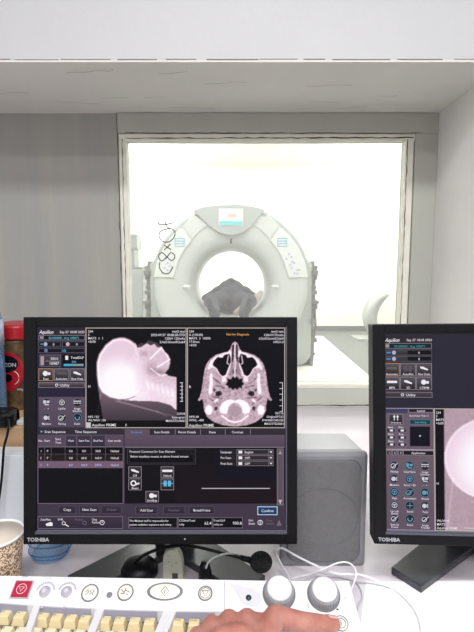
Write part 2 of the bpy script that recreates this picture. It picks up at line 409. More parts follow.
segs = [(q(0, 6.0, .86), q(0, 5.35, .85), .17, .15), (q(-.16, 6.02, .86), q(.16, 6.02, .86), .1, .1), (q(0, 6.0, .86), q(0, 6.2, .87), .06, .055),
        (q(-.12, 5.3, .82), q(.12, 5.3, .82), .12, .12),
        (q(-.22, 5.98, .86), q(-.31, 5.66, .83), .055, .045), (q(.22, 5.98, .86), q(.31, 5.66, .83), .055, .045),
        (q(-.31, 5.66, .83), q(-.05, 5.48, 1.0), .045, .033), (q(.31, 5.66, .83), q(.05, 5.48, 1.0), .045, .033),
        (q(-.10, 5.25, .82), q(-.19, 4.83, .86), .10, .085), (q(.10, 5.25, .82), q(.19, 4.83, .86), .10, .085),
        (q(-.19, 4.83, .86), q(-.13, 4.42, .775), .075, .05), (q(.19, 4.83, .86), q(.13, 4.42, .775), .075, .05),
        (q(-.15, 4.40, .765), q(-.19, 4.34, .92), .036, .028), (q(.15, 4.40, .765), q(.19, 4.34, .92), .036, .028)]
Pp = thing('person', 'person in dark grey clothes lying on the table inside the scanner ring', 'person', (GX, 5.2, .71))
bd = capsules('body', segs, M_cloth, Pp, .014, 4, [(q(0, 5.55, .93), .16, (1, 1.1, .8)), (q(0, 6.36, .86), .1, (.85, 1.0, 1.15)), (q(0, 5.47, 1.03), .05, (.9, 1.1, 1))], off=(GX, 5.2, .71))
MB((GX, 5.2, .71)).sphere(q(0, 6.40, .86), .102, (.9, .9, 1.1), 12).build('hair', M_hair, Pp)
hd = MB((GX, 5.2, .71)); hd.sphere(q(0, 5.46, 1.045), .046, (1, 1.1, .7), 8); hd.build('clasped_hands', M_cloth, Pp)
bl = MB((GX, 5.2, .71)); bl.tube(catmull([q(.05, 4.75, .74), q(.16, 4.85, .80), q(.26, 5.0, .86), q(.33, 5.15, .93)], 6), [.03+.022*math.sin(PI*i/18) for i in range(19)], 12)
bl.build('blanket_fold', M_cloth2, Pp)
# boxes and cabinet at the left of the scanner
def cub(name, px0, py0, px1, py1, y, dep, m, label, cat, group=None, z0=None):
    a_ = W(px0, py1, y); b_ = W(px1, py0, y); za = a_.z if z0 is None else z0
    mb = MB(((a_.x+b_.x)/2, y+dep/2, za)); mb.b2((a_.x, y, za), (b_.x, y+dep, b_.z), .006)
    return tag(mb.build(name, m), label, cat, group)
M_cab = mat('cabinet_grey', (136, 138, 136), .5); M_wb = mat('pale_box', (160, 163, 166), .6, var=.12, vscale=9)
cab = thing('storage_cabinet', 'grey cabinet left of the scanner under white boxes', 'cabinet', (-1.62, 6.6, 0))
cz = W(140, 267, 6.4).z
MB((-1.62, 6.6, 0)).b2((-1.98, 6.4, 0), (-1.27, 6.8, cz), .008).build('body', M_cab, cab)
MB((-1.62, 6.6, 0)).b2((-1.97, 6.385, .05), (-1.63, 6.4, cz-.03), .004).build('door', M_gs, cab)
MB((-1.62, 6.6, 0)).b2((-1.62, 6.385, .05), (-1.28, 6.4, cz-.03), .004).build('door', M_gs, cab)
bz = cz
def wbox(x0, x1, z0, z1, m, lab): 
    mb = MB(((x0+x1)/2, 6.6, z0)); mb.b2((x0, 6.45, z0), (x1, 6.75, z1), .012); return tag(mb.build('storage_box', m), lab, 'box', 'boxes on the cabinet beside the scanner')
wbox(-1.60, -1.38, bz, bz+.24, M_wb, 'white box resting on the grey cabinet, directly left of scanner')
wbox(-1.96, -1.63, bz, bz+.36, M_wb, 'tall pale box at the left end of the grey cabinet top')
wbox(-1.58, -1.34, bz+.24, bz+.44, M_wb, 'upper pale box stacked on white box left of scanner')
# curved panel near the far wall on the right
cp = MB((2.2, 7.8, 0)); n = 14; v = []; fs = []
prof = []
for k in range(n+1):
    t = k/n; prof.append((.30*(1-t)**2*1.0 + .0 + .34*t**2.2, .02+.72*t))
for th in (0, .15):
    for yy in (0, .35):
        for (xx, zz) in prof: v.append((1.96+xx+th, 7.6+yy, zz))
k = n+1
def idx(a, b, c): return (a*2+b)*k+c
for c_ in range(n):
    for a_ in (0, 1): fs.append((idx(a_, 0, c_), idx(a_, 1, c_), idx(a_, 1, c_+1), idx(a_, 0, c_+1)))
    for b_ in (0, 1): fs.append((idx(0, b_, c_), idx(1, b_, c_), idx(1, b_, c_+1), idx(0, b_, c_+1)))
for c_ in (0, n): fs.append((idx(0, 0, c_), idx(0, 1, c_), idx(1, 1, c_), idx(1, 0, c_)))
cp._add(v, fs, None, True)
cp.b2((1.95, 7.55, 0), (2.50, 8.0, .03), .004)
tag(cp.build('curved_panel', mat('grey_panel', (170, 172, 170), .5)), 'pale grey curved panel on the floor near the far right of scan room', 'panel')
# ------------------------------------------------------------------ screens
class Scr:
    """flat lit shapes on a screen face; x,y in screen units (one unit = one picture element of the layout)"""
    def __init__(s, mp, M): s.v = []; s.f = []; s.c = []; s.mp = mp; s.M = M
    def _p(s, x, y, L): a, b = s.mp(x, y); return s.M @ Vector((a, -.0002*L-.0002, b))
    def poly(s, pts, col, L=1):
        n = len(s.v); s.v += [s._p(x, y, L) for x, y in pts]; s.f.append(tuple(range(n, n+len(pts)))); s.c.append([(*lin(col), 1)]*len(pts))
    def rect(s, x0, y0, x1, y1, col, L=1, col2=None):
        n = len(s.v); s.v += [s._p(x, y, L) for x, y in ((x0, y1), (x1, y1), (x1, y0), (x0, y0))]; s.f.append((n, n+1, n+2, n+3))
        c1 = (*lin(col), 1); c2 = (*lin(col2), 1) if col2 else c1; s.c.append([c2, c2, c1, c1])
    def frame(s, x0, y0, x1, y1, col, w=.5, L=3):
        s.rect(x0, y0, x1, y0+w, col, L); s.rect(x0, y1-w, x1, y1, col, L); s.rect(x0, y0+w, x0+w, y1-w, col, L); s.rect(x1-w, y0+w, x1, y1-w, col, L)
    def btn(s, x0, y0, x1, y1, c0, c1, fr, L=2, w=.4): s.rect(x0, y0, x1, y1, c0, L, c1); s.frame(x0, y0, x1, y1, fr, w, L+1)
    def text(s, x, y, t, size, col=(235, 230, 238), al='LEFT', L=5, bold=.004):
        vs, fs = text_mesh(t, size, al, bold); n = len(s.v)
        s.v += [s._p(x+a, y-b, L) for a, b in vs]; c = (*lin(col), 1)
        for f in fs: s.f.append(tuple(n+i for i in f)); s.c.append([c]*len(f))
    def disc(s, x, y, r, col, L=3, n=16, ry=None): s.poly([(x+r*math.cos(2*PI*i/n), y-(ry or r)*math.sin(2*PI*i/n)) for i in range(n)], col, L)
    def ring(s, x, y, r, w, col, L=4, a0=0, a1=360, n=18):
        for i in range(n):
            a = R(a0+(a1-a0)*i/n); b = R(a0+(a1-a0)*(i+1)/n)
            s.poly([(x+r*math.cos(a), y-r*math.sin(a)), (x+r*math.cos(b), y-r*math.sin(b)), (x+(r-w)*math.cos(b), y-(r-w)*math.sin(b)), (x+(r-w)*math.cos(a), y-(r-w)*math.sin(a))], col, L)
    def line(s, x0, y0, x1, y1, w, col, L=4):
        d = math.hypot(x1-x0, y1-y0); nx, ny = -(y1-y0)/d*w/2, (x1-x0)/d*w/2
        s.poly([(x0+nx, y0+ny), (x1+nx, y1+ny), (x1-nx, y1-ny), (x0-nx, y0-ny)], col, L)
    def image(s, x0, y0, x1, y1, A, L=1):      # A: rows x cols x 3 linear
        h, w_, _ = A.shape; n = len(s.v)
        for j in range(h):
            for i in range(w_): s.v.append(s._p(x0+(x1-x0)*i/(w_-1), y0+(y1-y0)*j/(h-1), L))
        for j in range(h-1):
            for i in range(w_-1):
                s.f.append((n+(j+1)*w_+i, n+(j+1)*w_+i+1, n+j*w_+i+1, n+j*w_+i))
                s.c.append([(*A[j+1, i], 1), (*A[j+1, i+1], 1), (*A[j, i+1], 1), (*A[j, i], 1)])
    def build(s, name, parent):
        me = bpy.data.meshes.new(name); me.from_pydata([tuple(v) for v in s.v], [], s.f)
        at = me.color_attributes.new('Col', 'FLOAT_COLOR', 'CORNER')
        at.data.foreach_set('color', np.array([x for c in s.c for x in c], dtype=np.float32).ravel())
        me.materials.append(M_scr); o = bpy.data.objects.new(name, me); C.collection.objects.link(o); o.parent = parent; return o
def inpoly(X, Y, pts):
    ins = np.zeros(X.shape, bool); n = len(pts)
    for i in range(n):
        x0, y0 = pts[i]; x1, y1 = pts[(i+1) % n]
        c = ((y0 > Y) != (y1 > Y)) & (X < (x1-x0)*(Y-y0)/((y1-y0) or 1e-9)+x0); ins ^= c
    return ins.astype(float)
def blur(A, k):
    for _ in range(k):
        B = np.pad(A, 1, mode='edge'); A = (B[1:-1, 1:-1]*2+B[:-2, 1:-1]+B[2:, 1:-1]+B[1:-1, :-2]+B[1:-1, 2:])/6
    return A
def ell(X, Y, cx, cy, rx, ry, rot=0):
    c, s_ = math.cos(R(rot)), math.sin(R(rot)); x = (X-cx)*c+(Y-cy)*s_; y = -(X-cx)*s_+(Y-cy)*c; return np.sqrt((x/rx)**2+(y/ry)**2)
def noise2(shape, k, seed):
    r = np.random.RandomState(seed); return (blur(r.rand(*shape), k)-.5)
def tint(I):
    st = [(0, (8, 7, 12)), (.18, (52, 44, 52)), (.38, (112, 94, 106)), (.6, (196, 168, 182)), (.8, (240, 216, 232)), (1, (255, 250, 255))]
    I = np.clip(I, 0, 1); out = np.zeros(I.shape+(3,)); xs = [a for a, _ in st]
    for ch in range(3): out[..., ch] = np.interp(I, xs, [b[ch] for _, b in st])/255
    return np.where(out <= .04045, out/12.92, ((out+.055)/1.055)**2.4)
def segd(X, Y, a, b):
    dx, dy = b[0]-a[0], b[1]-a[1]; t = np.clip(((X-a[0])*dx+(Y-a[1])*dy)/(dx*dx+dy*dy), 0, 1); return np.hypot(X-a[0]-t*dx, Y-a[1]-t*dy)
def polyd(X, Y, pts, closed=False):
    q_ = pts+[pts[0]] if closed else pts; return np.min([segd(X, Y, q_[i], q_[i+1]) for i in range(len(q_)-1)], axis=0)
def scout(w_, h_):
    X, Y = np.meshgrid(np.linspace(28, 452, w_), np.linspace(20, 440, h_)); I = np.zeros(X.shape)
    low = inpoly(X, Y, [(76, 270), (98, 412), (413, 412), (413, 360), (330, 325), (200, 315), (120, 310)]); I = np.maximum(I, low*(.34-.12*(Y-330)/80))
    face = inpoly(X, Y, [(235, 105), (262, 98), (285, 82), (302, 92), (318, 84), (330, 100), (348, 98), (360, 118), (378, 135), (386, 165), (378, 195), (362, 212), (380, 222), (413, 228), (413, 372), (385, 348), (330, 332), (250, 330), (190, 326), (160, 250)])
    I = np.maximum(I, blur(face, 2)*(.74+.25*noise2(X.shape, 5, 1)+.14*np.clip((300-X)/120, -.2, 1)+.1*np.clip((Y-240)/60, 0, 1)))
    soft = inpoly(X, Y, [(238, 96), (262, 80), (275, 86), (292, 68), (312, 76), (330, 82), (346, 96), (350, 110), (240, 120)]); I = np.maximum(I, soft*.24)
    I -= .16*np.exp(-((ell(X, Y, 272, 128, 22, 18))**2)); I -= .14*np.exp(-((ell(X, Y, 300, 190, 20, 24))**2))
    I -= .2*np.exp(-ell(X, Y, 340, 205, 40, 14)**2)
    for a_, b_ in [((345, 100), (384, 152)), ((384, 152), (330, 185)), ((300, 190), (340, 220)), ((300, 150), (345, 105)), ((350, 222), (375, 214))]: I += .3*np.exp(-(segd(X, Y, a_, b_)/3.2)**2)
    for k in range(6): I += .16*np.exp(-(ell(X, Y, 290+k*21, 262+k*7, 7, 18, -12))**2)
    pts = [(170, 57), (140, 64), (108, 88), (80, 128), (69, 165), (70, 220), (76, 266), (92, 295), (125, 316), (165, 326), (205, 324), (240, 310), (262, 280), (268, 230), (262, 170), (252, 120), (238, 84), (212, 66), (190, 58)]
    cr_ = inpoly(X, Y, pts); d = polyd(X, Y, pts, True)
    wht = np.exp(-(ell(X, Y, 165, 250, 105, 95))**4); inner = .76+.26*wht+.04*noise2(X.shape, 6, 2)
    wr_ = np.clip((X-205)/70, 0, 1)*np.clip((320-Y)/60, 0, 1); val = inner*(1-wr_)+np.maximum(I, .74)*wr_
    I = np.where(cr_ > .5, np.where((d < 5) & (X < 235), .5, val), I)
    gl_ = np.exp(-(ell(X, Y, 190, 250, 150, 85))**4); I = np.where(face > 0, np.maximum(I, I+.1*gl_-.05), I)
    I += .22*np.exp(-((d-9)/3.5)**2)*cr_*np.clip((255-X)/40, 0, 1)
    for a_, b_ in [((88, 300), (70, 412)), ((160, 328), (330, 375)), ((330, 375), (370, 395)), ((150, 330), (412, 398))]: I += .14*np.exp(-(segd(X, Y, a_, b_)/2)**2)
    I = np.where((X < 66) | (X > 413) | (Y > 414), .0, I); return tint(blur(I, 1))
def axial(w_, h_):
    X, Y = np.meshgrid(np.linspace(-10, 440, w_), np.linspace(22, 486, h_)); mir = lambda ps: [(418-a_, b_) for a_, b_ in ps]
    half = [(209, 82), (196, 92), (186, 118), (176, 132), (150, 136), (118, 146), (92, 165), (74, 190), (64, 225), (58, 270), (52, 310), (44, 342), (34, 358), (42, 364), (56, 352), (62, 380), (64, 410), (78, 438), (110, 462), (150, 476), (209, 484)]
    head = half+mir(half)[::-1]; hm = inpoly(X, Y, head); d = polyd(X, Y, head, True)
    I = hm*(.60+.55*noise2(X.shape, 3, 5)+.25*noise2(X.shape, 9, 6)); I = np.where((hm > .5) & (d < 5) & (Y > 140), .45, I)
    I -= hm*.2*np.exp(-ell(X, Y, 209, 460, 60, 10)**2)*0
    for k, (P_) in enumerate(((lambda ps: ps), mir)):
        jj = 1 if k == 0 else -1
        def put(ps, val, b=1):
            nonlocal I; m_ = blur(inpoly(X, Y, P_(ps)), b); I = I*(1-m_)+val*m_
        fc = [(180, 122), (150, 142), (118, 154), (96, 172), (84, 198), (80, 218), (100, 205), (120, 210), (150, 256), (172, 246), (190, 190), (192, 130)]
        put(fc, .95); sin_ = [(104, 190), (112, 172), (128, 156), (150, 160), (160, 146), (182, 141), (190, 160), (190, 185), (178, 215), (168, 242), (150, 250), (136, 238), (122, 212), (112, 204)]
        put(sin_, .0); dd = polyd(X, Y, P_([(112, 204), (122, 212), (136, 238), (150, 250), (168, 242), (178, 215), (190, 185)])); I = np.maximum(I, np.exp(-(dd/3.2)**2))
        dd = polyd(X, Y, P_([(178, 150), (172, 185), (180, 190)])); I = np.maximum(I, .9*np.exp(-(dd/2.6)**2))
        put([(196, 100), (204, 96), (204, 150), (198, 185), (204, 230), (192, 240), (192, 190), (196, 150)], .03)
        put([(194, 170), (202, 190), (200, 240), (180, 246), (186, 215)], .5)
        put([(92, 234), (103, 232), (106, 260), (102, 325), (94, 334), (84, 325), (90, 280)], .98)
        put([(148, 258), (162, 250), (170, 262), (162, 275), (146, 272)], .9)
        put([(120, 318), (140, 316), (150, 330), (132, 342), (118, 336)], .12)
        put([(104, 304), (118, 308), (112, 322)], .25)
        put([(72, 392), (84, 382), (98, 386), (104, 405), (98, 424), (82, 428), (70, 414)], 1)
        put([(136, 396), (150, 372), (172, 358), (196, 356), (209, 362), (209, 370), (190, 376), (178, 392), (172, 420), (158, 424), (140, 416)], 1)
        put([(106, 366), (126, 350), (132, 358), (116, 372)], .95)
        put([(112, 392), (126, 388), (128, 402), (116, 410)], .2)
        dd = polyd(X, Y, P_([(148, 432), (180, 456), (209, 463)])); I = np.maximum(I, np.exp(-(dd/5.5)**4))
        for a_, b_ in [((100, 250), (140, 280)), ((110, 345), (150, 350)), ((120, 290), (160, 300)), ((90, 350), (130, 380))]: dd = segd(X, Y, *P_([a_, b_])); I -= .22*np.exp(-(dd/3)**2)*hm
    air = [(172, 256), (190, 262), (200, 246), (209, 256), (218, 246), (228, 262), (246, 256), (242, 270), (252, 284), (240, 290), (242, 304), (228, 298), (218, 310), (209, 300), (200, 312), (190, 300), (178, 304), (178, 292), (166, 286), (176, 272)]
    m_ = blur(inpoly(X, Y, air), 1); I = I*(1-m_)
    dd = polyd(X, Y, [(209, 96), (206, 140), (212, 180), (209, 215), (209, 250)]); I = np.maximum(I, .95*np.exp(-(dd/3)**2))
    I = np.where(ell(X, Y, 209, 410, 30, 26) < 1, .55, I)
    nose = [(209, 82), (196, 92), (186, 118), (176, 132)]
    for ps in (nose, mir(nose)): dd = polyd(X, Y, ps); I = np.where(dd < 5, np.maximum(I, .6), I)
    ear = [(40, 350), (34, 358), (42, 364), (56, 352)]
    return tint(blur(I*np.where(hm > 0, 1, 0), 1))
# palettes
PU = (74, 64, 80); PU2 = (92, 78, 96); DK = (14, 12, 18); NV = (38, 35, 54); MA = (110, 88, 108); WT = (235, 230, 238); CY = (100, 190, 215); FR = (150, 142, 152); BE = (196, 186, 172)
HW, HH = .206, .171                          # half size of a monitor face
def make_monitor(label, cx, cy, cz, yaw, roll, tilt=-PITCH):
    t = thing('monitor', label, 'monitor', (cx, cy, ZD), yaw)
    M = Matrix.Translation((0, 0, cz-ZD)) @ Matrix.Rotation(roll, 4, 'Y') @ Matrix.Rotation(tilt, 4, 'X')
    bl, br, bt, bb = .0195, .0175, .0145, .0195
    m = MB()
    for a_, b_ in [((-HW, 0, -HH), (-HW+bl, .035, HH)), ((HW-br, 0, -HH), (HW, .035, HH)), ((-HW+bl, 0, HH-bt), (HW-br, .035, HH)), ((-HW+bl, 0, -HH), (HW-br, .035, -HH+bb))]: m.b2(a_, b_, .0012, M)
    m.build('bezel', M_black, t)
    m = MB().b2((-HW+bl-.001, .003, -HH+bb-.003), (HW-br+.001, .010, HH-bt+.001), 0, M); pan = m.build('screen', M_black2, t)
    m = MB()
    m.b2((-HW+bl-.002, -.0007, -HH+bb-.004), (HW-br+.002, .004, -HH+bb), .0008, M); m.b2((HW-br, -.0004, -HH+bb), (HW-br+.002, .004, HH-bt), .0006, M)
    m.build('screen_edge', M_rim, t)
    m = MB(); Mb = M
    pf = [(-HW+.004, .03), (HW-.004, .03), (HW-.03, .055), (-HW+.03, .055)]
    m.prism(pf, -HH+.004, HH-.004, .003, M); m.b2((-.10, .05, -.1), (.10, .072, .1), .01, M); m.build('back_cover', M_black, t)
    v, f = text_mesh('TOSHIBA', .0080, 'LEFT', .02)
    m = MB(); m._add([(a_-HW+.0062, -.0006, b_-HH+.0050) for a_, b_ in v], f, M); m.build('brand_lettering', M_let, t)
    MB().sphere((-.118-HW+HW+.155, -.0003, -HH+.0085), .0011).build('power_light', M_let, t).matrix_local = M
    ps = [P(395, 574, .745), P(428, 593.5, .745), P(478, 546, .745), P(432, 535, .745)]
    ps = [(v_.x-.42, v_.y-.702+.012) for v_ in ps]
    for s_ in (1, -1):
        pp = [(a_*s_, b_) for a_, b_ in ps]; pp = pp if s_ > 0 else pp[::-1]
        MB().prism(pp, .0, .013, .002).build('leg', M_foot, t)
    MB().b2((-.055, .12, .0), (.055, .20, .016), .004).build('base', M_black, t)
    MB().b2((-.035, .125, .012), (.035, .15, cz-ZD-.02), .006).b2((-.04, .06, cz-ZD-.06), (.04, .15, cz-ZD+.02), .005).build('stand_neck', M_black, t)
    return t, M, pan
t1, M1, pan1 = make_monitor('black square monitor in front of the window showing two skull scans', -.1153, .690, .999, 0, 0)
t2, M2, pan2 = make_monitor('black monitor cut off at the right edge showing part of one pink scan', .4178, .700, .988, R(-4), R(-.9))
M1 = M1 @ Matrix.Translation((0, .0028, 0)); M2 = M2 @ Matrix.Translation((0, .0028, 0))
mp1 = lambda x, y: ((x-159.7)*.001522, -(y-430.6)*.001522)
mp2 = lambda x, y: (-HW+(x-374.5)*.001553, -(y-434)*.00156)
# ---- left monitor content
rnd = random.Random(11)
def icon(s, x, y, w_=13, h_=11, lab='', col=(60, 54, 62), fr=FR, kind=0, c=WT):
    s.btn(x, y, x+w_, y+h_, (88, 80, 88), (30, 26, 32), fr, 2, .45); cx_, cy_ = x+w_/2, y+h_*.4
    if kind == 0: s.poly([(cx_-4, cy_-1.8), (cx_-1, cy_-1.8), (cx_+4, cy_+.8), (cx_+3.4, cy_+2), (cx_-3.5, cy_)], c, 5)
    elif kind == 1: s.ring(cx_-1.5, cy_, 3, 1.3, c, 5); s.poly([(cx_+1, cy_), (cx_+4.5, cy_-.8), (cx_+4.5, cy_+.6), (cx_+1, cy_+2)], c, 5)
    elif kind == 2: s.rect(cx_-5, cy_-1.3, cx_+5, cy_+1, c, 5)
    elif kind == 3: s.rect(cx_-3.6, cy_-2.6, cx_-.6, cy_+3, c, 5); s.rect(cx_+.6, cy_-2.6, cx_+3.6, cy_+3, c, 5); s.rect(cx_-5.5, cy_-.3, cx_+5.5, cy_+.5, c, 6)
    elif kind == 4: s.disc(cx_-.5, cy_, 2.6, c, 5, 10); s.rect(cx_+2, cy_-1, cx_+4.5, cy_+1.5, c, 5)
    if lab: s.text(cx_, y+h_-1, lab, 3, WT, 'CENTER')
def orb(s, x, y, r, k, blue=False, lab=('',)):
    s.disc(x, y, r, (34, 32, 40), 3); s.ring(x, y, r, .5, (96, 104, 116) if not blue else (72, 120, 144), 4)
    c = (206, 200, 210) if not blue else (104, 156, 180)
    if k == 0: s.rect(x-3.2, y-2.4, x-.6, y+1, c, 5); s.rect(x, y-2, x+3, y+.4, c, 5); s.rect(x-2, y+1.4, x+2.4, y+2.6, c, 5)
    elif k == 1: s.ring(x, y-.2, 2.9, .7, c, 5); s.rect(x-1.5, y-1.2, x+1.5, y-.3, c, 6); s.rect(x-.5, y-1.2, x+.5, y+1.8, c, 6)
    elif k == 2: s.rect(x-3.6, y-2, x+3.6, y-.9, c, 5); s.rect(x-3.6, y, x-1.6, y+.9, c, 5); s.rect(x-.8, y, x+1, y+.9, c, 5); s.rect(x+1.8, y, x+3.6, y+.9, c, 5)
    elif k == 3: s.disc(x-.8, y, 2.3, c, 5, 10); s.rect(x+1.8, y-2, x+2.8, y+2, c, 5)
    elif k == 4: s.ring(x-1, y+.3, 2.6, .7, c, 5); s.line(x-2, y+2, x+3.2, y-2.4, .8, c, 5)
    elif k == 5: s.ring(x, y, 2.6, 1, c, 5, 150, 390)
    elif k == 6: s.line(x-3, y, x+3, y, .6, c, 5); s.line(x, y-3, x, y+3, .6, c, 5)
    for i, l_ in enumerate(lab): s.text(x, y+r+2.4+i*2.4, l_, 2.7, WT, 'CENTER')
s = Scr(mp1, M1); s.rect(36.6, 328.6, 284.3, 531, NV, 0); s.rect(38, 428.6, 283, 529, (64, 54, 70), 1)
s.rect(36.6, 529.4, 284.3, 531.5, (120, 122, 138), 2); s.build('backdrop', pan1)
s = Scr(mp1, M1)
def menu_head(s, x0, x1, y, date):
    s.rect(x0, y, x1, y+6.6, (44, 38, 46), 1); vs, fs = text_mesh('Aquilion', 5.2, 'LEFT', .01); n = len(s.v)
    s.v += [s._p(x0+1+a_*.8+b_*.35, y+5.4-b_, 5) for a_, b_ in vs]
    for f in fs: s.f.append(tuple(n+i for i in f)); s.c.append([(*lin(WT), 1)]*len(f))
    s.text(x1-.5, y+4.8, date, 3.3, WT, 'RIGHT')
menu_head(s, 38.5, 85, 329.4, 'Sep 27 18:08 2023')
s.btn(39, 336.2, 84.8, 341.2, (20, 22, 28), (12, 14, 20), FR, 2); s.rect(40.5, 337.2, 44, 340, (150, 140, 146), 4); s.text(49, 340, 'S0.000000 : Avg 100071', 3.1, CY)
s.btn(39, 342.6, 61, 347.6, (20, 18, 24), DK, (104, 98, 108), 2); s.btn(62.4, 342.6, 84.8, 347.6, (20, 18, 24), DK, (104, 98, 108), 2)
s.disc(46, 345.1, 1.9, (176, 180, 200), 5); s.disc(68, 345.1, 1.9, (196, 180, 190), 5); s.text(54, 346.4, '0', 3.2, WT, 'CENTER'); s.text(77, 346.4, '0', 3.2, WT, 'CENTER'); s.rect(41, 344.4, 43.6, 345.8, (80, 130, 180), 5)
s.btn(39, 349, 84.8, 353.8, (22, 22, 30), DK, (104, 98, 108), 2); s.text(64, 352.7, '100', 3.2, CY, 'CENTER'); s.disc(46.5, 351.3, 1.8, (90, 120, 160), 5)
s.btn(40, 355.6, 61, 367.4, (72, 64, 74), (46, 40, 50), (120, 112, 122), 2); s.rect(41, 357, 44.4, 366, (168, 150, 160), 4)
s.text(58.5, 360.6, '300.0', 3.5, WT, 'RIGHT'); s.text(59.5, 365.6, '10987', 4, WT, 'RIGHT'); s.rect(46, 361.6, 60, 362.1, FR, 5)
s.rect(62.4, 355.6, 84.8, 367.4, (8, 10, 14), 2); s.text(84, 359.6, 'TotalDLP', 3.4, WT, 'RIGHT'); s.rect(65.6, 356.6, 68.4, 360.6, WT, 5); s.text(74, 363.8, '970', 3, CY, 'CENTER'); s.rect(64, 364.6, 83.6, 366.8, (120, 150, 160), 4); s.rect(64, 364.6, 71, 366.8, (60, 170, 220), 5)
icon(s, 39, 369.2, 14.6, 12.2, 'Scan', fr=(206, 150, 96), kind=4); icon(s, 54.4, 369.2, 14.8, 12.2, 'Autoview', kind=2, c=(90, 84, 92)); icon(s, 70, 369.2, 14.8, 12.2, 'Raw Data', kind=0)
s.btn(39, 383, 84.8, 388.2, (96, 84, 92), (34, 28, 34), FR, 2); s.text(60, 387, 'Utility', 3.9, WT); s.ring(57, 385.6, 1.5, .6, WT, 5)
s.rect(39, 397.4, 85.4, 427.6, PU2, 1, (80, 68, 84))
for i, (kx, lab) in enumerate([(0, ('-   +',)), (1, ('Up/Dn',)), (2, ('Image', 'Selector')), (3, ('Measure',)), (4, ('Filming',)), (5, ('Reset',))]): orb(s, 47+15.2*(i % 3), 403+15*(i//3), 4.4, kx, kx == 5, lab)
s.build('menu_panel', pan1)
s = Scr(mp1, M1); s.image(86.5, 329.6, 184.9, 427, scout(210, 210), 1)
s.frame(85.6, 328.8, 185.4, 428.2, BE, .7, 3)
for i, l_ in enumerate(['234', 'S', 'MATS  1  1', '+0.00']): s.text(88, 333.6+i*3.4, l_, 3.3, WT)
for i, l_ in enumerate(['test2 test', '2023.09.27 18:08:28-STD', '120kV 120mAs', '2.4s/5.0mm/0.5x64']): s.text(184, 333.6+i*3.5, l_, 3.3, WT, 'RIGHT')
for i, l_ in enumerate(['HFS / SU', 'WL/WW: 130']): s.text(88, 418+i*3.4, l_, 3, WT)
for i, l_ in enumerate(['2272/8', 'Scanogram', 'MAX/STD/0001']): s.text(184, 415+i*3.5, l_, 3, WT, 'RIGHT')
s.rect(86.5, 422.5, 90.8, 427.3, (200, 196, 200), 5); s.text(92, 426.4, 'Aquilion PRIME', 3.8, WT); s.text(125, 426.4, 'F', 3.4, WT); s.text(88, 388, 'H', 3.4, WT)
s.rect(180.8, 383, 181.3, 402, WT, 4)
for i in range(6): s.rect(179, 383+i*3.7, 182, 383.5+i*3.7, WT, 5)
s.build('side_skull_scan', pan1)
s = Scr(mp1, M1); s.image(187.2, 329.6, 282.2, 427.4, axial(210, 210), 1); s.frame(186.1, 328.8, 283, 428.2, BE, .7, 3)
for i, l_ in enumerate(['234', 'A (170.00)', 'MATS  3  10000', '17.0mm', '+0.00']): s.text(188, 333.6+i*3.4, l_, 3.2, WT)
for i, l_ in enumerate(['test2 test', '120kV/175mAs', '0.5s/0.5mm/0.5x64', 'HFS/1.0']): s.text(281.5, 333.6+i*3.5, l_, 3.2, WT, 'RIGHT')
s.text(236, 336.4, 'Not for Diagnosis', 3.1, (240, 180, 100), 'CENTER'); s.text(187.8, 388.5, 'R', 3.6, WT)
for i, l_ in enumerate(['HFS/ 60', 'WWL: -400']): s.text(188, 418+i*3.4, l_, 3, WT)
s.text(188, 426.8, 'Aquilion PRIME', 3.9, WT)
for i, l_ in enumerate(['20/116', 'Original/FC63', 'P/W300/C40/320', 'MAX/STD/0001']): s.text(281.5, 414.4+i*3.5, l_, 3, WT, 'RIGHT')
s.rect(280.3, 383, 280.8, 412, WT, 4)
for i in range(6): s.rect(277.5, 383+i*5.7, 280.8, 383.5+i*5.7, WT, 5)
s.build('front_skull_scan', pan1)
s = Scr(mp1, M1)
s.rect(38, 429, 123, 434.6, (48, 42, 54), 2); s.disc(42, 431.6, .9, CY, 5); s.text(45, 433, 'Scan Sequence', 3.5, WT); s.text(75, 433, 'Time Sequence', 3.5, WT)
s.rect(38, 434.6, 123, 446.6, (86, 72, 88), 2)
for x0, x1 in ((66, 76.5), (77, 91), (91.5, 105)): s.btn(x0, 435.2, x1, 446.4, (62, 52, 70), (46, 40, 56), (104, 94, 110), 3, .3)
for x_, l_ in ((41, 'No.'), (47.5, 'Start'), (58.5, 'Start'), (71, 'Wait'), (84, 'Start Pos'), (98, 'End Pos'), (114, 'Scan mode')): s.text(x_, 441.6 if x_ != 58.5 else 440, l_, 2.9, WT, 'CENTER')
s.text(58.5, 443.4, 'Time', 2.9, WT, 'CENTER')
s.rect(38.6, 447, 122.6, 502.6, (12, 11, 16), 2)
for r_, c_ in ((0, (10, 9, 12)), (1, (34, 24, 24)), (2, (116, 92, 112))):
    y = 447.3+r_*6.9; s.rect(38.8, y, 122.6, y+6.4, c_, 3); s.rect(38.8, y+6.4, 122.6, y+6.8, (90, 78, 92), 3); wc = WT if r_ < 2 else (190, 196, 240)
    for x_, l_ in ((41.4, str(r_+1)), (48, 'P'), (71, '0.0'), (84, ('0.0', '60.0', '160.0')[r_]), (98, ('50.0', '160.0', '270.0')[r_]), (114.5, 'Helical')): s.text(x_, y+4.6, l_, 3, wc, 'CENTER')
for x_ in (45, 51.4, 65.2, 77, 91.2, 105.2): s.rect(x_, 447, x_+.35, 461, (110, 100, 112), 5)
s.frame(38.2, 446.6, 123, 503, (130, 116, 132), .5, 4)
for x0, x1, l_, c_ in ((59, 76, 'Copy', WT), (79.5, 99, 'New Scan', WT), (101.5, 121, 'Delete', (110, 100, 114))): s.btn(x0, 505, x1, 512.6, (58, 48, 64), (40, 34, 46), (92, 84, 98), 3, .3); s.text((x0+x1)/2, 510, l_, 3.5, c_, 'CENTER')
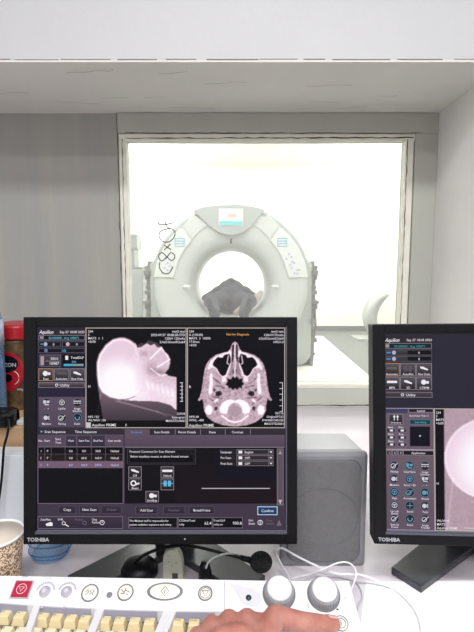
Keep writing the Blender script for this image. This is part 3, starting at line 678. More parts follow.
s.btn(38.2, 515.6, 122.6, 527.8, (62, 50, 68), (48, 40, 54), (126, 116, 130), 3, .45)
for x_, l_, c_ in ((41, 'ScanPlan', WT), (58, 'VHR', WT), (75, 'Patient', (110, 100, 114)), (92, 'Org', WT)): s.text(x_, 519.6, l_, 2.9, c_)
s.text(92, 522.4, 'Review', 2.8, WT); s.poly([(46, 523), (51, 521), (53, 522), (53, 525), (47, 525)], WT, 5); s.ring(64, 522.4, 1.9, .6, WT, 5); s.line(65.4, 523.6, 69, 525.6, 1, WT); s.ring(84.6, 522, 2, .5, (120, 110, 124), 5); s.ring(102, 521.6, 2.4, .6, WT, 5); s.line(102, 519.6, 102, 522, .5, WT)
s.build('scan_table', pan1)
s = Scr(mp1, M1)
s.rect(123.8, 429, 282.6, 435, (46, 40, 52), 2); s.rect(124.4, 429.2, 147.4, 435, (92, 78, 94), 3)
for x_, l_, c_ in ((136, 'Protocol', (90, 150, 220)), (161, 'Scan Details', WT), (186, 'Recon Details', WT), (211, 'Dose', WT), (236, 'Contrast', WT)): s.text(x_, 433.2, l_, 3.1, c_, 'CENTER')
for x_ in (148, 174, 199, 223.5, 248.5): s.rect(x_, 429.4, x_+.6, 434.6, (130, 120, 134), 5)
s.rect(124.4, 435, 282.6, 447.2, (94, 78, 96), 2, (78, 66, 82)); s.rect(124.4, 447.2, 282.6, 503, (15, 13, 19), 2); s.rect(124.4, 446.8, 282.6, 447.4, (150, 136, 150), 4)
s.rect(174, 464, 274, 503, (20, 14, 20), 3, (26, 16, 22)); s.rect(213, 448, 274, 480, (14, 14, 26), 4)
s.btn(126.6, 448.6, 194.6, 464, (22, 20, 26), (22, 20, 26), (70, 64, 74), 3, .5); s.text(129, 452.4, 'Protocol Comment for Scan Element', 3, WT); s.btn(129, 453.8, 192.8, 462.4, (6, 6, 9), (6, 6, 9), (60, 56, 64), 4, .3); s.text(130, 457.2, 'Below maxillary sinuses to above frontal sinuses', 2.95, WT)
icon(s, 128, 466.2, 13, 11, 'Off', kind=0); icon(s, 128, 478.2, 13, 11.4, 'Beam', kind=1); icon(s, 160, 466.2, 13, 11, 'Helical', kind=2); icon(s, 160, 478.2, 13, 11.4, '', kind=3, c=(100, 180, 225)); icon(s, 145, 490.6, 13, 11, 'SureExp', kind=4)
for i, (l_, v_) in enumerate((('Language', 'English'), ('Pre Scan', 'OFF'), ('Post Scan', 'OFF'))):
    y = 449.2+i*5.7; s.btn(218.6, y, 233.5, y+4.6, (34, 30, 38), (34, 30, 38), (52, 48, 56), 5, .2); s.text(219.2, y+3.6, l_, 3, WT, L=7); s.btn(235, y, 271.4, y+4.9, (60, 50, 58), (28, 22, 28), (140, 130, 142), 5, .4); s.rect(237, y+1.2, 240.6, y+3.9, WT, 7); s.text(243, y+3.8, v_, 3.1, WT, L=7); s.rect(266.4, y+.6, 266.9, y+4.4, (130, 120, 132), 7); s.poly([(267.6, y+1.8), (270.4, y+1.8), (269, y+3.6)], WT, 7)
s.rect(200.5, 487.4, 268, 488.2, (200, 194, 200), 6)
s.btn(275, 448.4, 281.4, 504.4, (92, 78, 90), (92, 78, 90), (150, 138, 148), 5, .4); s.poly([(276.2, 454), (280.2, 454), (278.2, 449.6)], (160, 140, 150), 7); s.poly([(276.2, 499), (280.2, 499), (278.2, 503.6)], (190, 176, 186), 7)
for x0, x1, l_, c_ in ((135, 157, 'Add Scan', WT), (162.5, 184, 'Preview', (110, 100, 114)), (188, 213, 'BreathVoice', WT)): s.btn(x0, 505.4, x1, 513, (58, 48, 64), (40, 34, 46), (96, 88, 102), 3, .3); s.text((x0+x1)/2, 510.6, l_, 3.4, c_, 'CENTER')
s.btn(255.6, 505.6, 275.6, 514.2, (40, 70, 110), (20, 36, 64), (170, 210, 235), 4, .8); s.text(265.6, 511.2, 'Confirm', 3.7, (220, 235, 250), 'CENTER', 7)
s.btn(128, 516.6, 176.4, 527.2, (16, 14, 19), (16, 14, 19), (130, 120, 134), 3, .4); s.text(129, 520.8, 'The Medical staff is responsible for', 2.75, WT); s.text(129, 524.6, 'patient radiation exposure and safety.', 2.75, WT)
s.btn(177, 516.6, 211, 527.2, (12, 11, 15), (12, 11, 15), (130, 120, 134), 3, .4); s.text(178, 520.6, 'CTDIvol/Total', 2.7, WT); s.text(178, 524.4, 'mGy', 2.7, WT); s.text(210, 523.6, '62.4', 4, WT, 'RIGHT')
s.btn(211.6, 516.6, 241, 527.2, (12, 11, 15), (12, 11, 15), (130, 120, 134), 3, .4); s.text(212.4, 520.6, 'Total DLP', 2.7, WT); s.text(212.4, 524.4, 'mGy.cm', 2.7, WT); s.text(240, 523.6, '930.8', 4, WT, 'RIGHT')
s.text(247, 520.4, 'Exit', 2.9, WT); s.text(247, 523.6, 'Exam', 2.9, WT); s.ring(258.4, 521.6, 2.6, .6, WT, 5); s.rect(258.1, 519.8, 258.8, 523.4, WT, 6)
s.text(264.5, 520.4, 'Next', 2.7, (112, 104, 116)); s.text(264.5, 523.6, 'Patient', 2.7, (112, 104, 116)); s.poly([(274.6, 524.6), (279.6, 524.6), (277.2, 518.8)], (112, 104, 116), 5)
s.build('settings_panel', pan1)
# ---- right monitor content
s = Scr(mp2, M2); s.rect(385.4, 335.6, 627, 531.2, (43, 40, 54), 0); s.rect(385.4, 529.6, 627, 531.2, (110, 110, 122), 2); s.build('backdrop', pan2)
s = Scr(mp2, M2); menu_head(s, 385.8, 433, 336.6, 'Sep 27 18:08 2023')
s.btn(386, 343.4, 432.6, 348.8, (22, 40, 46), (14, 26, 32), FR, 2); s.rect(387.4, 344.4, 391, 347.6, (150, 150, 150), 4); s.text(396, 347.6, 'F0.000000 : Avg 100071', 3.1, (80, 160, 165))
for y in (350, 356.2): s.btn(386, y, 432.6, y+5.4, (70, 64, 68), (44, 38, 42), (104, 98, 108), 2); s.rect(409, y+.6, 432.2, y+4.8, (14, 12, 18), 3); s.disc(395.6, y+2.7, 2, (170, 176, 200), 5); s.rect(388, y+2, 392.4, y+3.6, (80, 130, 190), 5); s.text(420, y+4, '0', 3.2, WT, 'CENTER')
s.rect(385.8, 363, 433, 388, (70, 58, 68), 1)
for i, (l_, k_, c_, fr_) in enumerate((('Autoview', 2, (100, 92, 90), (214, 150, 84)), ('Autofilm', 3, (90, 82, 92), FR), ('Raw Data', 0, WT, FR), ('MPR', 2, WT, FR), ('3D', 0, WT, FR), ('CTBPM', 4, WT, FR))): icon(s, 386+15.7*(i % 3), 363.4+13.6*(i//3), 15, 12.8, l_, kind=k_, c=c_, fr=fr_)
s.btn(386, 392, 432.8, 397.4, (80, 70, 76), (40, 34, 40), FR, 2); s.text(407, 396.2, 'Utility', 3.8, WT); s.ring(403.6, 394.8, 1.5, .6, WT, 5)
s.rect(385.6, 408, 434.2, 449.4, (104, 88, 104), 1); s.frame(385.6, 408, 434.2, 449.4, (170, 156, 168), .6, 4); s.rect(386, 408.4, 408.6, 413, (64, 60, 92), 2)
s.btn(390, 414, 404, 424.6, (70, 62, 72), (24, 20, 26), FR, 3); s.text(397, 423.4, 'Directory', 2.6, WT, 'CENTER')
for x_ in (395.4, 398.6): s.line(x_, 420.4, x_, 416, .8, WT, 6); s.poly([(x_-1.3, 417), (x_+1.3, 417), (x_, 414.6)], WT, 6)
for r_ in range(3):
    for c_ in range(2): x_, y = 388+c_*10.6, 427+r_*7; s.text(x_+1, y+1, ('Next', 'Prev')[c_], 2.6, WT); s.btn(x_, y+1.6, x_+8.6, y+5, (60, 52, 60), (26, 22, 28), (130, 120, 132), 3, .3); s.rect(x_+3, y+2.4, x_+6, y+4.2, WT, 6)
s.btn(409.6, 408.4, 433.6, 412.4, (30, 26, 32), (30, 26, 32), FR, 2); s.text(421.6, 411.6, 'Layout', 2.9, WT, 'CENTER'); s.text(410, 416.4, 'Auto/User Tab 11', 2.6, WT)
s.btn(410.6, 419.4, 431, 424, (30, 70, 84), (20, 46, 58), (80, 140, 150), 3, .3); s.text(421, 422.8, 'Scan Setup', 2.6, (90, 190, 200), 'CENTER'); s.btn(410.4, 426, 430.4, 446, (18, 18, 30), (12, 12, 22), (90, 84, 98), 3, .3); s.line(419.4, 435.6, 421.4, 435.6, .5, WT); s.line(420.4, 434.6, 420.4, 436.6, .5, WT)
s.rect(385.6, 449.6, 434.2, 529, (106, 90, 104), 1, (96, 82, 96)); s.frame(385.6, 449.6, 434.2, 529.4, (170, 156, 168), .5, 4)
for i in range(3): s.btn(387.6+i*5.8, 450.2, 392+i*5.8, 454.8, (46, 40, 46), (46, 40, 46), FR, 3, .3); s.text(389.8+i*5.8, 453.6, str(i+1), 2.9, WT, 'CENTER')
s.btn(404, 450.2, 433.4, 454.8, (24, 20, 26), (24, 20, 26), FR, 3, .3); s.text(418.6, 453.6, 'Application', 3, WT, 'CENTER')
L15 = [(4, ('Filming',)), (0, ('ClearView',)), (2, ('Image', 'Selector')), (3, ('Measure',)), (1, ('Scout / 3D',)), (0, ('-   +',)), (1, ('Page',)), (4, ('Annotation',)), (3, ('Rotate',)), (1, ('Up Left', 'Down',)), (6, ('Scroll',)), (3, ('Paint',)), (4, ('Save As', 'Preset')), (5, ('Reset',)), (4, ('Image', 'Transfer'))]
for i, (k_, lab) in enumerate(L15): orb(s, 395+15*(i % 3), 465.4+13.2*(i//3), 4.5, k_, i in (1, 4, 6, 7, 8, 10, 13), lab)
s.build('menu_panel', pan2)
def scout2(w_, h_):
    X, Y = np.meshgrid(np.linspace(434.6, 600, w_), np.linspace(409, 529, h_)); I = .56+.0*X; e = ell(X, Y, 490, 457.5, 46.5, 41)
    I = I+.5*noise2(X.shape, 6, 8)*.25
    wh = np.exp(-np.clip(ell(X, Y, 496, 462, 42, 38), 0, 9)**4); I = np.where(e < 1, .74+.3*wh, I); I += .1*np.exp(-((e-.965)/.02)**2)
    nk = inpoly(X, Y, [(520, 430), (600, 440), (600, 520), (560, 505), (490, 500)]); I = np.where((nk > 0) & (e > 1), .72, I)
    for a_, b_ in [((452, 478), (446, 528)), ((470, 500), (600, 516))]: I += .07*np.exp(-(segd(X, Y, a_, b_)/.8)**2)
    I = np.where(X < 443.4, .02, I); return tint(blur(I, 1))
s = Scr(mp2, M2); s.image(434.9, 409, 600, 529, scout2(230, 170), 1); s.frame(434.4, 408.2, 600.4, 529.4, BE, .7, 3)
for i, l_ in enumerate(['234', 'S', 'MATS', '+0.00']): s.text(436, 413.4+i*3.5, l_, 3.2, WT)
for i, l_ in enumerate(['WL/WW', 'MATS', 'Aquilion PRIME']): s.text(436, 520.4+i*3.6, l_, 3.2, WT)
s.text(436, 483.6, 'H', 3.2, WT); s.rect(462, 525.6, 600, 526.4, (210, 200, 205), 4); s.build('side_skull_scan', pan2)
# ------------------------------------------------------------------ console keyboard
ZC = .775; ZL = .762
K = thing('console_keyboard', 'white operator console with beige keys and round buttons on the desk front', 'keyboard', (-.05, .6, ZD))
ko = (-.05, .6, ZD)
def pf(x, y, z): v_ = P(x, y, z); return (v_.x, v_.y)
# inclined control strip: plane falling towards the operator
pA = P(0, 575.4, .800); pB = P(225, 579.2, .800); SL = R(29)
ex = (pB-pA).normalized(); back = Vector((-ex.y, ex.x, 0)); ey = (back*math.cos(SL)+Vector((0, 0, math.sin(SL)))).normalized(); en = ex.cross(ey)
def hit(px, py): d_ = ray(px, py); return EYE + d_*((pA-EYE).dot(en)/d_.dot(en))
MPL = Matrix((ex, ey, en)).transposed().to_4x4(); MPL.translation = pA-en*ZC; MPI = MPL.inverted()
def pxy(x, y): v_ = MPI @ hit(x, y); return (v_.x, v_.y)
def wedge(mb, top, zb=ZD+.004):
    n = len(top); mb._add([tuple(v_) for v_ in top]+[(v_.x, v_.y, zb) for v_ in top], [tuple(range(n)), tuple(range(2*n-1, n-1, -1))]+[(i, (i+1) % n, n+(i+1) % n, n+i) for i in range(n)])
FRY = .40
bnd = lambda x: 602.8+.075*x-.00016*x*x       # line between button strip and key well
xs_ = (-150, -60, 0, 60, 120, 180, 225, 262)
rl = hit(-150, 572.9); rr = hit(349, 581.2)
m = MB(ko)
kb = [P(x, bnd(x), ZL) for x in xs_]; xk = P(268, 640, ZL).x
m.prism([(rl.x, FRY), (xk, FRY), (kb[-1].x, kb[-1].y+.01)]+[(v_.x, v_.y+.012) for v_ in kb[::-1][1:]], ZD+.004, ZL, .0015)
wedge(m, [rl]+[hit(x, bnd(x)) for x in xs_]+[hit(262, 581.0-.3)])
r0 = hit(262, 580.7); r1 = hit(268, 646); r2 = hit(366.5, 646)
wedge(m, [r0, hit(262, bnd(262)), r1, r2, rr])
zf = r1.z; r2b = Vector((r2.x+(r2.x-rr.x)*.9, FRY, zf)); wedge(m, [Vector((r1.x, r1.y, zf)), Vector((r1.x, FRY, zf)), r2b, Vector((r2.x, r2.y, zf))])
def bar(xa, xb):      # raised divider between two key groups
    zt_ = hit((xa+xb)/2, bnd((xa+xb)/2)).z-.0006
    a_ = [pf(xa+7, bnd(xa)-1.5, zt_), pf(xb+7, bnd(xb)-1.5, zt_), pf(xb-6, 640, zt_), pf(xa-6, 640, zt_)]
    m.prism([a_[3], a_[2], a_[1], a_[0]], ZL-.001, zt_, .001)
bar(27, 34); bar(90, 98); bar(157, 170)
body = m.build('body', M_con, K)
MB(ko).prism([(kb[0].x, kb[0].y+.004), (rl.x+.01, .425), (xk-.003, .425), (kb[-1].x, kb[-1].y+.004)], ZL-.0008, ZL+.0004).build('key_well', M_bed, K)
def keycap(x, y, w_, d_, h_, mt, leg='', ang=0):
    T0 = Matrix.Translation((x, y, ZL)) @ Matrix.Rotation(ang, 4, 'Z'); b = bmesh.new()
    lo = [(-w_/2, -d_/2), (w_/2, -d_/2), (w_/2, d_/2), (-w_/2, d_/2)]; tw = w_*.74
    hi = [(-tw/2, -d_*.30), (tw/2, -d_*.30), (tw/2, d_*.40), (-tw/2, d_*.40)]
    v0 = [b.verts.new((*p, 0)) for p in lo]; v1 = [b.verts.new((*p, h_)) for p in hi]
    b.faces.new(v0[::-1]); b.faces.new(v1)
    for i in range(4): b.faces.new((v0[i], v0[(i+1) % 4], v1[(i+1) % 4], v1[i]))
    bmesh.ops.bevel(b, geom=b.edges[:], offset=.0011, segments=2, affect='EDGES', profile=.5)
    m = MB(ko); m.merge(b, T0); k_ = m.build('key', mt, K)
    if leg:
        v, f = text_mesh(leg, .0042, 'LEFT', .01); m = MB(ko); m._add([(a_-tw/2+.001, b_+d_*.12, h_+.00012) for a_, b_ in v], f, T0); m.build('legend', M_inkb, k_)
    return k_
KA = R(-3.2)
F1 = [(5, 617, 'F3'), (20, 618.3, 'F4'), (43, 619.5, 'F5'), (56.8, 620.4, 'F6'), (71, 621.3, 'F7'), (85, 622.2, 'F8'), (105, 623, 'F9'), (119.6, 623.6, 'F10'), (134.6, 624.2, 'F11'), (149.6, 624.8, 'F12'), (178.5, 625.6, 'PrtSc'), (194, 626, 'ScrLk'), (209.5, 626.4, 'Pause'), (-26, 614, 'Esc'), (-10, 616, 'F2')]
for x, y, l_ in F1:
    v_ = P(x, y, ZL+.006); keycap(v_.x, v_.y, .0182, .0165, .0115, M_key, l_, KA)
# thin label rail behind the function keys
for xa, xb in ((-30, 27), (35, 91), (99, 157), (171, 215)):
    n_ = 6; top_ = [hit(xa+(xb-xa)*i/n_, bnd(xa+(xb-xa)*i/n_))+Vector((0, -.0006, -.0012)) for i in range(n_+1)]
    m = MB(ko); v = [tuple(p_) for p_ in top_]+[(p_.x, p_.y-.003, ZL+.003) for p_ in top_]
    m._add(v, [(i, i+1, n_+2+i, n_+1+i) for i in range(n_)]); m.build('label_strip', M_strip, K)
rows = ['1234567890-=', 'QWERTYUIOP[]']
base = P(-8, 632.5, ZL+.006)
for r_, tx_ in enumerate(rows):
    for i, ch in enumerate(tx_):
        xx = base.x+i*.0192+r_*.008; yy = base.y-r_*.0192+math.tan(KA)*i*.0192
        keycap(xx, yy, .0180, .0178, .0105, M_key2, ch, KA)
for i in range(2): 
    v_ = P(182+i*15.5, 641, ZL+.006); keycap(v_.x, v_.y, .0182, .0178, .0105, M_key, ('Ins', 'Home')[i], KA)
# buttons on the strip
def flatring(mb, c, r0, r1, z0, z1, sx=1, n=40): mb.lathe([(r0, z0), (r1, z0), (r1, z1), ((r0+r1)/2, z1+.0006), (r0, z1), (r0, z0)], n, Matrix.Translation((c[0], c[1], 0)), True, sx, 1, False); 
def kpart(nm, mt, fn, par=None):
    m = MB(ko); fn(m)
    for v_ in m.bm.verts: v_.co = MPL @ v_.co
    return m.build(nm, mt, par or K)
def disc_(m, c, r, z0, z1, sx=1): m.lathe([(r, z0), (r, z1-.0008), (r-.0008, z1), (.0, z1+.0003)], 36, Matrix.Translation((c[0], c[1], 0)), True, sx)
def flines(m, c, segs, w_=.0009, z=0):
    for pts in segs:
        m.tube([(c[0]+a_, c[1]+b_, z) for a_, b_ in pts], w_/2, 6)
u = .00139
for (x, y, r, sx_, kind) in [(90, 593, .0118, 1, 'talk'), (125.5, 592.5, .0112, 1, 'hand'), (165, 591.6, .0118, 2.1, 'start'), (205.3, 593.4, .0100, 1, 'stop')]:
    c = pxy(x, y); rg = kpart('button_ring', M_ring, lambda m: flatring(m, c, r-.0017, r+.0002, ZC-.001, ZC+.0010, sx_))
    bt = kpart('round_button' if sx_ == 1 else 'oval_button', M_btn, lambda m: disc_(m, c, r-.0013, ZC-.001, ZC+.0014, sx_))
    zt2 = ZC+.0018
    def sym(m):
        if kind == 'talk': flines(m, c, [[(-.006, .001), (-.003, .0035), (-.002, 0), (-.005, -.003)], [(0, .003), (.002, 0), (0, -.003)], [(.003, .004), (.006, .001), (.003, -.001), (.006, -.004)]], .0009, zt2)
        elif kind == 'hand': flines(m, c, [[(-.006, .003), (-.002, .0), (.001, .002), (.006, .0)], [(-.002, -.003), (.0, .005)], [(.001, -.002), (.005, -.004)], [(-.006, -.002), (-.001, -.0015)]], .0009, zt2)
        elif kind == 'start': flines(m, c, [[(-.0055, 0), (0, .0062), (.0055, 0), (0, -.0062), (-.0055, 0)], [(0, .003), (0, -.003)]], .0008, zt2)
        else:
            flines(m, c, [[(-.0042, .003), (.0042, .003), (0, -.0045), (-.0042, .003)]], .0009, zt2); flatring(m, c, .0066, .0072, ZC+.0012, zt2)
    kpart('symbol', M_ink, sym, bt)
c = pxy(109.4, 595); kpart('small_button', M_ring, lambda m: disc_(m, c, .0040, ZC-.001, ZC+.0012))
c = pxy(22, 589.6); bb = kpart('square_button_frame', M_con2, lambda m: m.box((c[0], c[1], ZC+.0004), (.0272, .0250, .0016), .0006))
rb = kpart('red_button', M_red, lambda m: m.box((c[0], c[1], ZC+.0012), (.0235, .0215, .003), .0008))
kpart('symbol', M_con, lambda m: (flatring(m, c, .0062, .0070, ZC+.002, ZC+.0028), flines(m, c, [[(-.0035, .0025), (.0035, .0025), (0, -.0038), (-.0035, .0025)]], .0009, ZC+.0029)), rb)
for x, y in ((45, 590.4), (66.6, 590.6)):
    c = pxy(x, y+1.5); kb = kpart('small_knob', M_knobl, lambda m: m.lathe([(.0078, ZC-.001), (.0078, ZC+.001), (.0050, ZC+.0016), (.0048, ZC+.005), (.0036, ZC+.0072), (0, ZC+.0080)], 28, Matrix.Translation((c[0], c[1], 0))))
    kpart('arc_scale', M_con2, lambda m: [m.box((c[0]+.0125*math.cos(R(a_)), c[1]+.0125*math.sin(R(a_)), ZC+.0002), (.0022, .003, .0006), 0) for a_ in range(20, 165, 14)])
    kpart('small_mark', M_con2, lambda m: m.box((c[0]+.003, c[1]-.020, ZC+.0002), (.004, .003, .0006)))
for x, y, w_, t_ in ((25, 577.6, 8, 'STOP'), (47, 579.2, 8, 'VOLUME'), (68, 579.4, 8, 'VOLUME'), (90, 580, 6, 'TALK'), (205, 580, 6, 'STOP'), (3, 583, 6, 'CT')):
    c = pxy(x, y); v, f = text_mesh(t_, .0034, 'CENTER', .0); kpart('label_text', M_con2 if t_ != 'STOP' else M_ink, lambda m: m._add([(c[0]+a_, c[1]+b_, ZC+.0003) for a_, b_ in v], f))
# seam, teardrop recess with indicator
a_ = pxy(224.5, 581); b_ = pxy(224.8, 611); kpart('seam', M_con2, lambda m: m.tube([(a_[0], a_[1], ZC), (b_[0], b_[1], ZC)], .0005, 6))
a_ = pxy(338, 581); 
td = [pxy(*p) for p in ((229, 583), (240, 586), (252, 588.5), (259, 593), (262, 600), (258, 606), (249, 607), (241, 602), (238, 595), (233, 588))]
kpart('indicator_recess', mat('console_grey_light', (206, 204, 214), .4), lambda m: m.prism(td[::-1], ZC-.001, ZC+.0006, .0003))
c = pxy(248.6, 598); kpart('indicator_lamp', M_led, lambda m: disc_(m, c, .0033, ZC, ZC+.0022)); kpart('indicator_ring', M_ring, lambda m: flatring(m, c, .0033, .0041, ZC, ZC+.0012))
# two big dials
for x, y in ((279, 593.5), (323.6, 594.6)):
    c = pxy(x, y); T0 = Matrix.Translation((c[0], c[1], 0))
    sk = MB(ko); prof = [(.0205, ZC-.001), (.0212, ZC+.002), (.0209, ZC+.007), (.0196, ZC+.0125), (.0172, ZC+.0150)]
    v = []; f = []; n = 96
    for i in range(n):
        an = 2*PI*i/n
        for r_, z_ in prof: rr2 = r_*(1 if i % 2 else .965); v.append((c[0]+rr2*math.cos(an), c[1]+rr2*math.sin(an), z_))
    for i in range(n):
        j = (i+1) % n
        for q_ in range(4): f.append((i*5+q_, j*5+q_, j*5+q_+1, i*5+q_+1))
    sk._add(v, f, MPL); dial = sk.build('dial', M_knobg, K)
    kpart('dial_cap', M_knob, lambda m: m.lathe([(.0173, ZC+.0146), (.0171, ZC+.0160), (.0157, ZC+.0175), (.011, ZC+.0182), (.006, ZC+.0185), (0, ZC+.0186)], 48, T0), dial)
    kpart('dial_base', M_ring, lambda m: m.lathe([(.0230, ZC-.001), (.0228, ZC+.0018), (.0208, ZC+.003), (0, ZC+.003)], 48, T0), dial)
c = pxy(308, 604); kpart('pointer_mark', M_con2, lambda m: m.box((c[0], c[1]-.002, ZC+.0003), (.0016, .007, .0008), 0, None))
c = pxy(341, 623.5); kpart('button_ring', M_ring, lambda m: flatring(m, c, .0088, .0096, ZC-.001, ZC+.001)); b6 = kpart('round_button', M_btn, lambda m: disc_(m, c, .0088, ZC-.001, ZC+.0012))
kpart('symbol', M_ink, lambda m: (flatring(m, c, .0056, .0062, ZC+.001, ZC+.0018), flines(m, c, [[(0, .003), (0, -.003)]], .0009, ZC+.0018)), b6)
for x, y, w_ in ((327, 611, .011), (337.5, 609.5, .003)): c = pxy(x, y); kpart('small_mark', M_con2 if w_ > .005 else M_ink, lambda m: m.box((c[0], c[1], ZC+.0002), (w_, .0022, .0006)))
# ------------------------------------------------------------------ hand
ms = bpy.data.materials.new('skin'); ms.use_nodes = True; nt = ms.node_tree; b = nt.nodes['Principled BSDF']
b.inputs['Roughness'].default_value = .48; b.inputs['Subsurface Weight'].default_value = .12; b.inputs['Subsurface Radius'].default_value = (.01, .004, .002); b.inputs['Subsurface Scale'].default_value = .3
tc = nt.nodes.new('ShaderNodeTexCoord'); n1 = nt.nodes.new('ShaderNodeTexNoise'); n1.inputs['Scale'].default_value = 38; n1.inputs['Detail'].default_value = 6
nt.links.new(tc.outputs['Object'], n1.inputs['Vector']); rp = nt.nodes.new('ShaderNodeValToRGB'); rp.color_ramp.elements[0].position = .32; rp.color_ramp.elements[1].position = .7
rp.color_ramp.elements[0].color = (*lin((172, 110, 96)), 1); rp.color_ramp.elements[1].color = (*lin((198, 142, 130)), 1)
nt.links.new(n1.outputs['Fac'], rp.inputs[0]); nt.links.new(rp.outputs[0], b.inputs['Base Color'])
n2 = nt.nodes.new('ShaderNodeTexVoronoi'); n2.inputs['Scale'].default_value = 520; bp = nt.nodes.new('ShaderNodeBump'); bp.inputs['Strength'].default_value = .22; bp.inputs['Distance'].default_value = .001
nt.links.new(tc.outputs['Object'], n2.inputs['Vector']); nt.links.new(n2.outputs['Distance'], bp.inputs['Height'])
n3 = nt.nodes.new('ShaderNodeTexWave'); n3.inputs['Scale'].default_value = 60; n3.inputs['Distortion'].default_value = 9; n3.inputs['Detail'].default_value = 3
bp2 = nt.nodes.new('ShaderNodeBump'); bp2.inputs['Strength'].default_value = .18; bp2.inputs['Distance'].default_value = .001
nt.links.new(tc.outputs['Object'], n3.inputs['Vector']); nt.links.new(n3.outputs['Fac'], bp2.inputs['Height']); nt.links.new(bp.outputs[0], bp2.inputs['Normal']); nt.links.new(bp2.outputs[0], b.inputs['Normal'])
HO = Vector((.0, .53, .79))
H = thing('person', "person's bare left hand and forearm reaching over the white console, thumb on a button", 'person', HO)
kn = {'index': P(247, 619, .810), 'middle': P(229, 620, .811), 'ring': P(211, 625, .807), 'pinky': P(197, 636, .800)}
wr = Vector((P(232, 690, .82).x, .478, .812)); segs = []
rad = {'index': .0125, 'middle': .0125, 'ring': .0118, 'pinky': .0108}
woff = {'index': .018, 'middle': .006, 'ring': -.007, 'pinky': -.019}
for k, v_ in kn.items():
    w0 = wr+Vector((woff[k], 0, -.002)); r = rad[k]
    segs.append((w0, v_, .0165, r))
    p1 = v_+Vector((-.001 if k != 'pinky' else -.004, .002, -.016)); p2 = p1+Vector((.003, -.020, -.006)); p3 = p2+Vector((.002, -.012, .004))
    segs += [(v_, p1, r, r*.86), (p1, p2, r*.86, r*.74), (p2, p3, r*.74, r*.62)]
ks = list(kn.values())
for i in range(3): segs.append(((wr+ks[i])/2, (wr+ks[i+1])/2, .017, .017))
cm = wr+Vector((.024, .012, -.008)); tm = P(275, 616.5, .803); ti = P(303, 622.5, .790); tt = hit(332.5, 627.5)+en*.0105
segs += [(wr+Vector((.012, 0, -.004)), cm, .018, .018), (cm, tm, .018, .0142), (tm, ti, .0142, .0125), (ti, tt, .0128, .0098), ((wr+ks[0])/2, (cm+tm)/2, .015, .014), (ks[0], tm+Vector((-.012, -.008, -.004)), .010, .011)]
el = wr+Vector((-.05, -.25, .03)); segs += [(wr, wr+(el-wr)*.35, .027, .032), (wr+Vector((.014, 0, 0)), wr+(el-wr)*.35+Vector((.01, 0, 0)), .02, .03), (wr+(el-wr)*.35, el, .034, .045)]
hand = capsules('hand_and_forearm', segs, ms, H, .0022, 7, off=HO)
# thumb nail
ax = (tt-ti).normalized(); up_ = Vector((0, 0, 1)); sd = ax.cross(up_).normalized(); nn = sd.cross(ax).normalized()
nm_ = (nn*.9-sd*.38).normalized(); s2 = ax.cross(nm_).normalized()
m = MB(HO); v = []; f = []; nu, nv = 9, 9
for i in range(nu+1):
    for j in range(nv+1):
        a = (i/nu-.5)*1.5; t = j/nv; rr_n = .0101-.0006*t; wid = 1-.25*abs(2*t-1)**3
        pt = tt+ax*(-.0095+.0165*t) + (s2*math.sin(a*wid)+nm_*math.cos(a*wid))*rr_n*(1.0 if t < .6 else math.sqrt(max(.05, 1-((t-.6)/.55)**2)))
        v.append(pt+nm_*.0006)
for i in range(nu):
    for j in range(nv): f.append((i*(nv+1)+j, (i+1)*(nv+1)+j, (i+1)*(nv+1)+j+1, i*(nv+1)+j+1))
m._add(v, f, None, True); nl = m.build('thumbnail', mat('nail', (228, 172, 166), .25, coat=.3), H); nl.name = 'thumb_nail'
# ------------------------------------------------------------------ speaker
YS = .764; S = thing('speaker', 'grey box speaker standing on the desk between the two monitors', 'speaker', (.148, YS+.05, ZD))
so = (.148, YS+.05, ZD); sx0, sx1 = .074, .2205; sz1 = .9335
m = MB(so); Mx_ = Matrix.Rotation(PI/2, 4, 'X')
m.b2((sx0, YS, ZD), (sx1, YS+.018, sz1), .006)
m.build('front_baffle', M_spk, S)
m = MB(so); b = bmesh.new()
fx = [(sx0+.002, YS+.016), (sx1-.002, YS+.016)]; bk = [(sx0+.012, YS+.108), (sx1-.014, YS+.108)]
vs = [b.verts.new((x_, y_, z_)) for (x_, y_), z_ in [(fx[0], ZD), (fx[1], ZD), (bk[1], ZD), (bk[0], ZD), (fx[0], sz1-.002), (fx[1], sz1-.002), (bk[1], sz1-.004), (bk[0], sz1-.004)]]
for q_ in ((0, 3, 2, 1), (4, 5, 6, 7), (0, 1, 5, 4), (1, 2, 6, 5), (2, 3, 7, 6), (3, 0, 4, 7)): b.faces.new([vs[i] for i in q_])
bmesh.ops.bevel(b, geom=b.edges[:], offset=.006, segments=3, affect='EDGES', profile=.5); m.merge(b); m.build('cabinet', M_spkt, S)
def rrect(x0, z0, x1, z1, r, n=8):
    out = []
    for cx_, cz_, a0 in ((x1-r, z1-r, 0), (x0+r, z1-r, 90), (x0+r, z0+r, 180), (x1-r, z0+r, 270)):
        for i in range(n+1): a_ = R(a0+90*i/n); out.append((cx_+r*math.cos(a_), cz_+r*math.sin(a_)))
    return out
gx0, gx1 = sx0+.012, sx1-.0125; gz0, gz1 = ZD+.012, sz1-.012
m = MB(so); m.prism(rrect(gx0, gz0, gx1, gz1, .018), -(YS+.002), -(YS-.004), .0015, Mx_); gr2 = m.build('grille', M_gr, S)
m = MB(so); rim = rrect(gx0-.001, gz0-.001, gx1+.001, gz1+.001, .019); pr_ = [(x_, YS-.0002, z_) for x_, z_ in rim]; m.tube(pr_+[pr_[0]], .0011, 6); m.build('grille_edge', M_ring, S)
m = MB(so); cc = ((gx0+gx1)/2, .822); pr_ = [(cc[0]+.058*math.cos(2*PI*i/48), YS-.0042, cc[1]+.052*math.sin(2*PI*i/48)) for i in range(49)]; m.tube(pr_, .0007, 6); m.build('woofer_outline', M_gr, gr2)
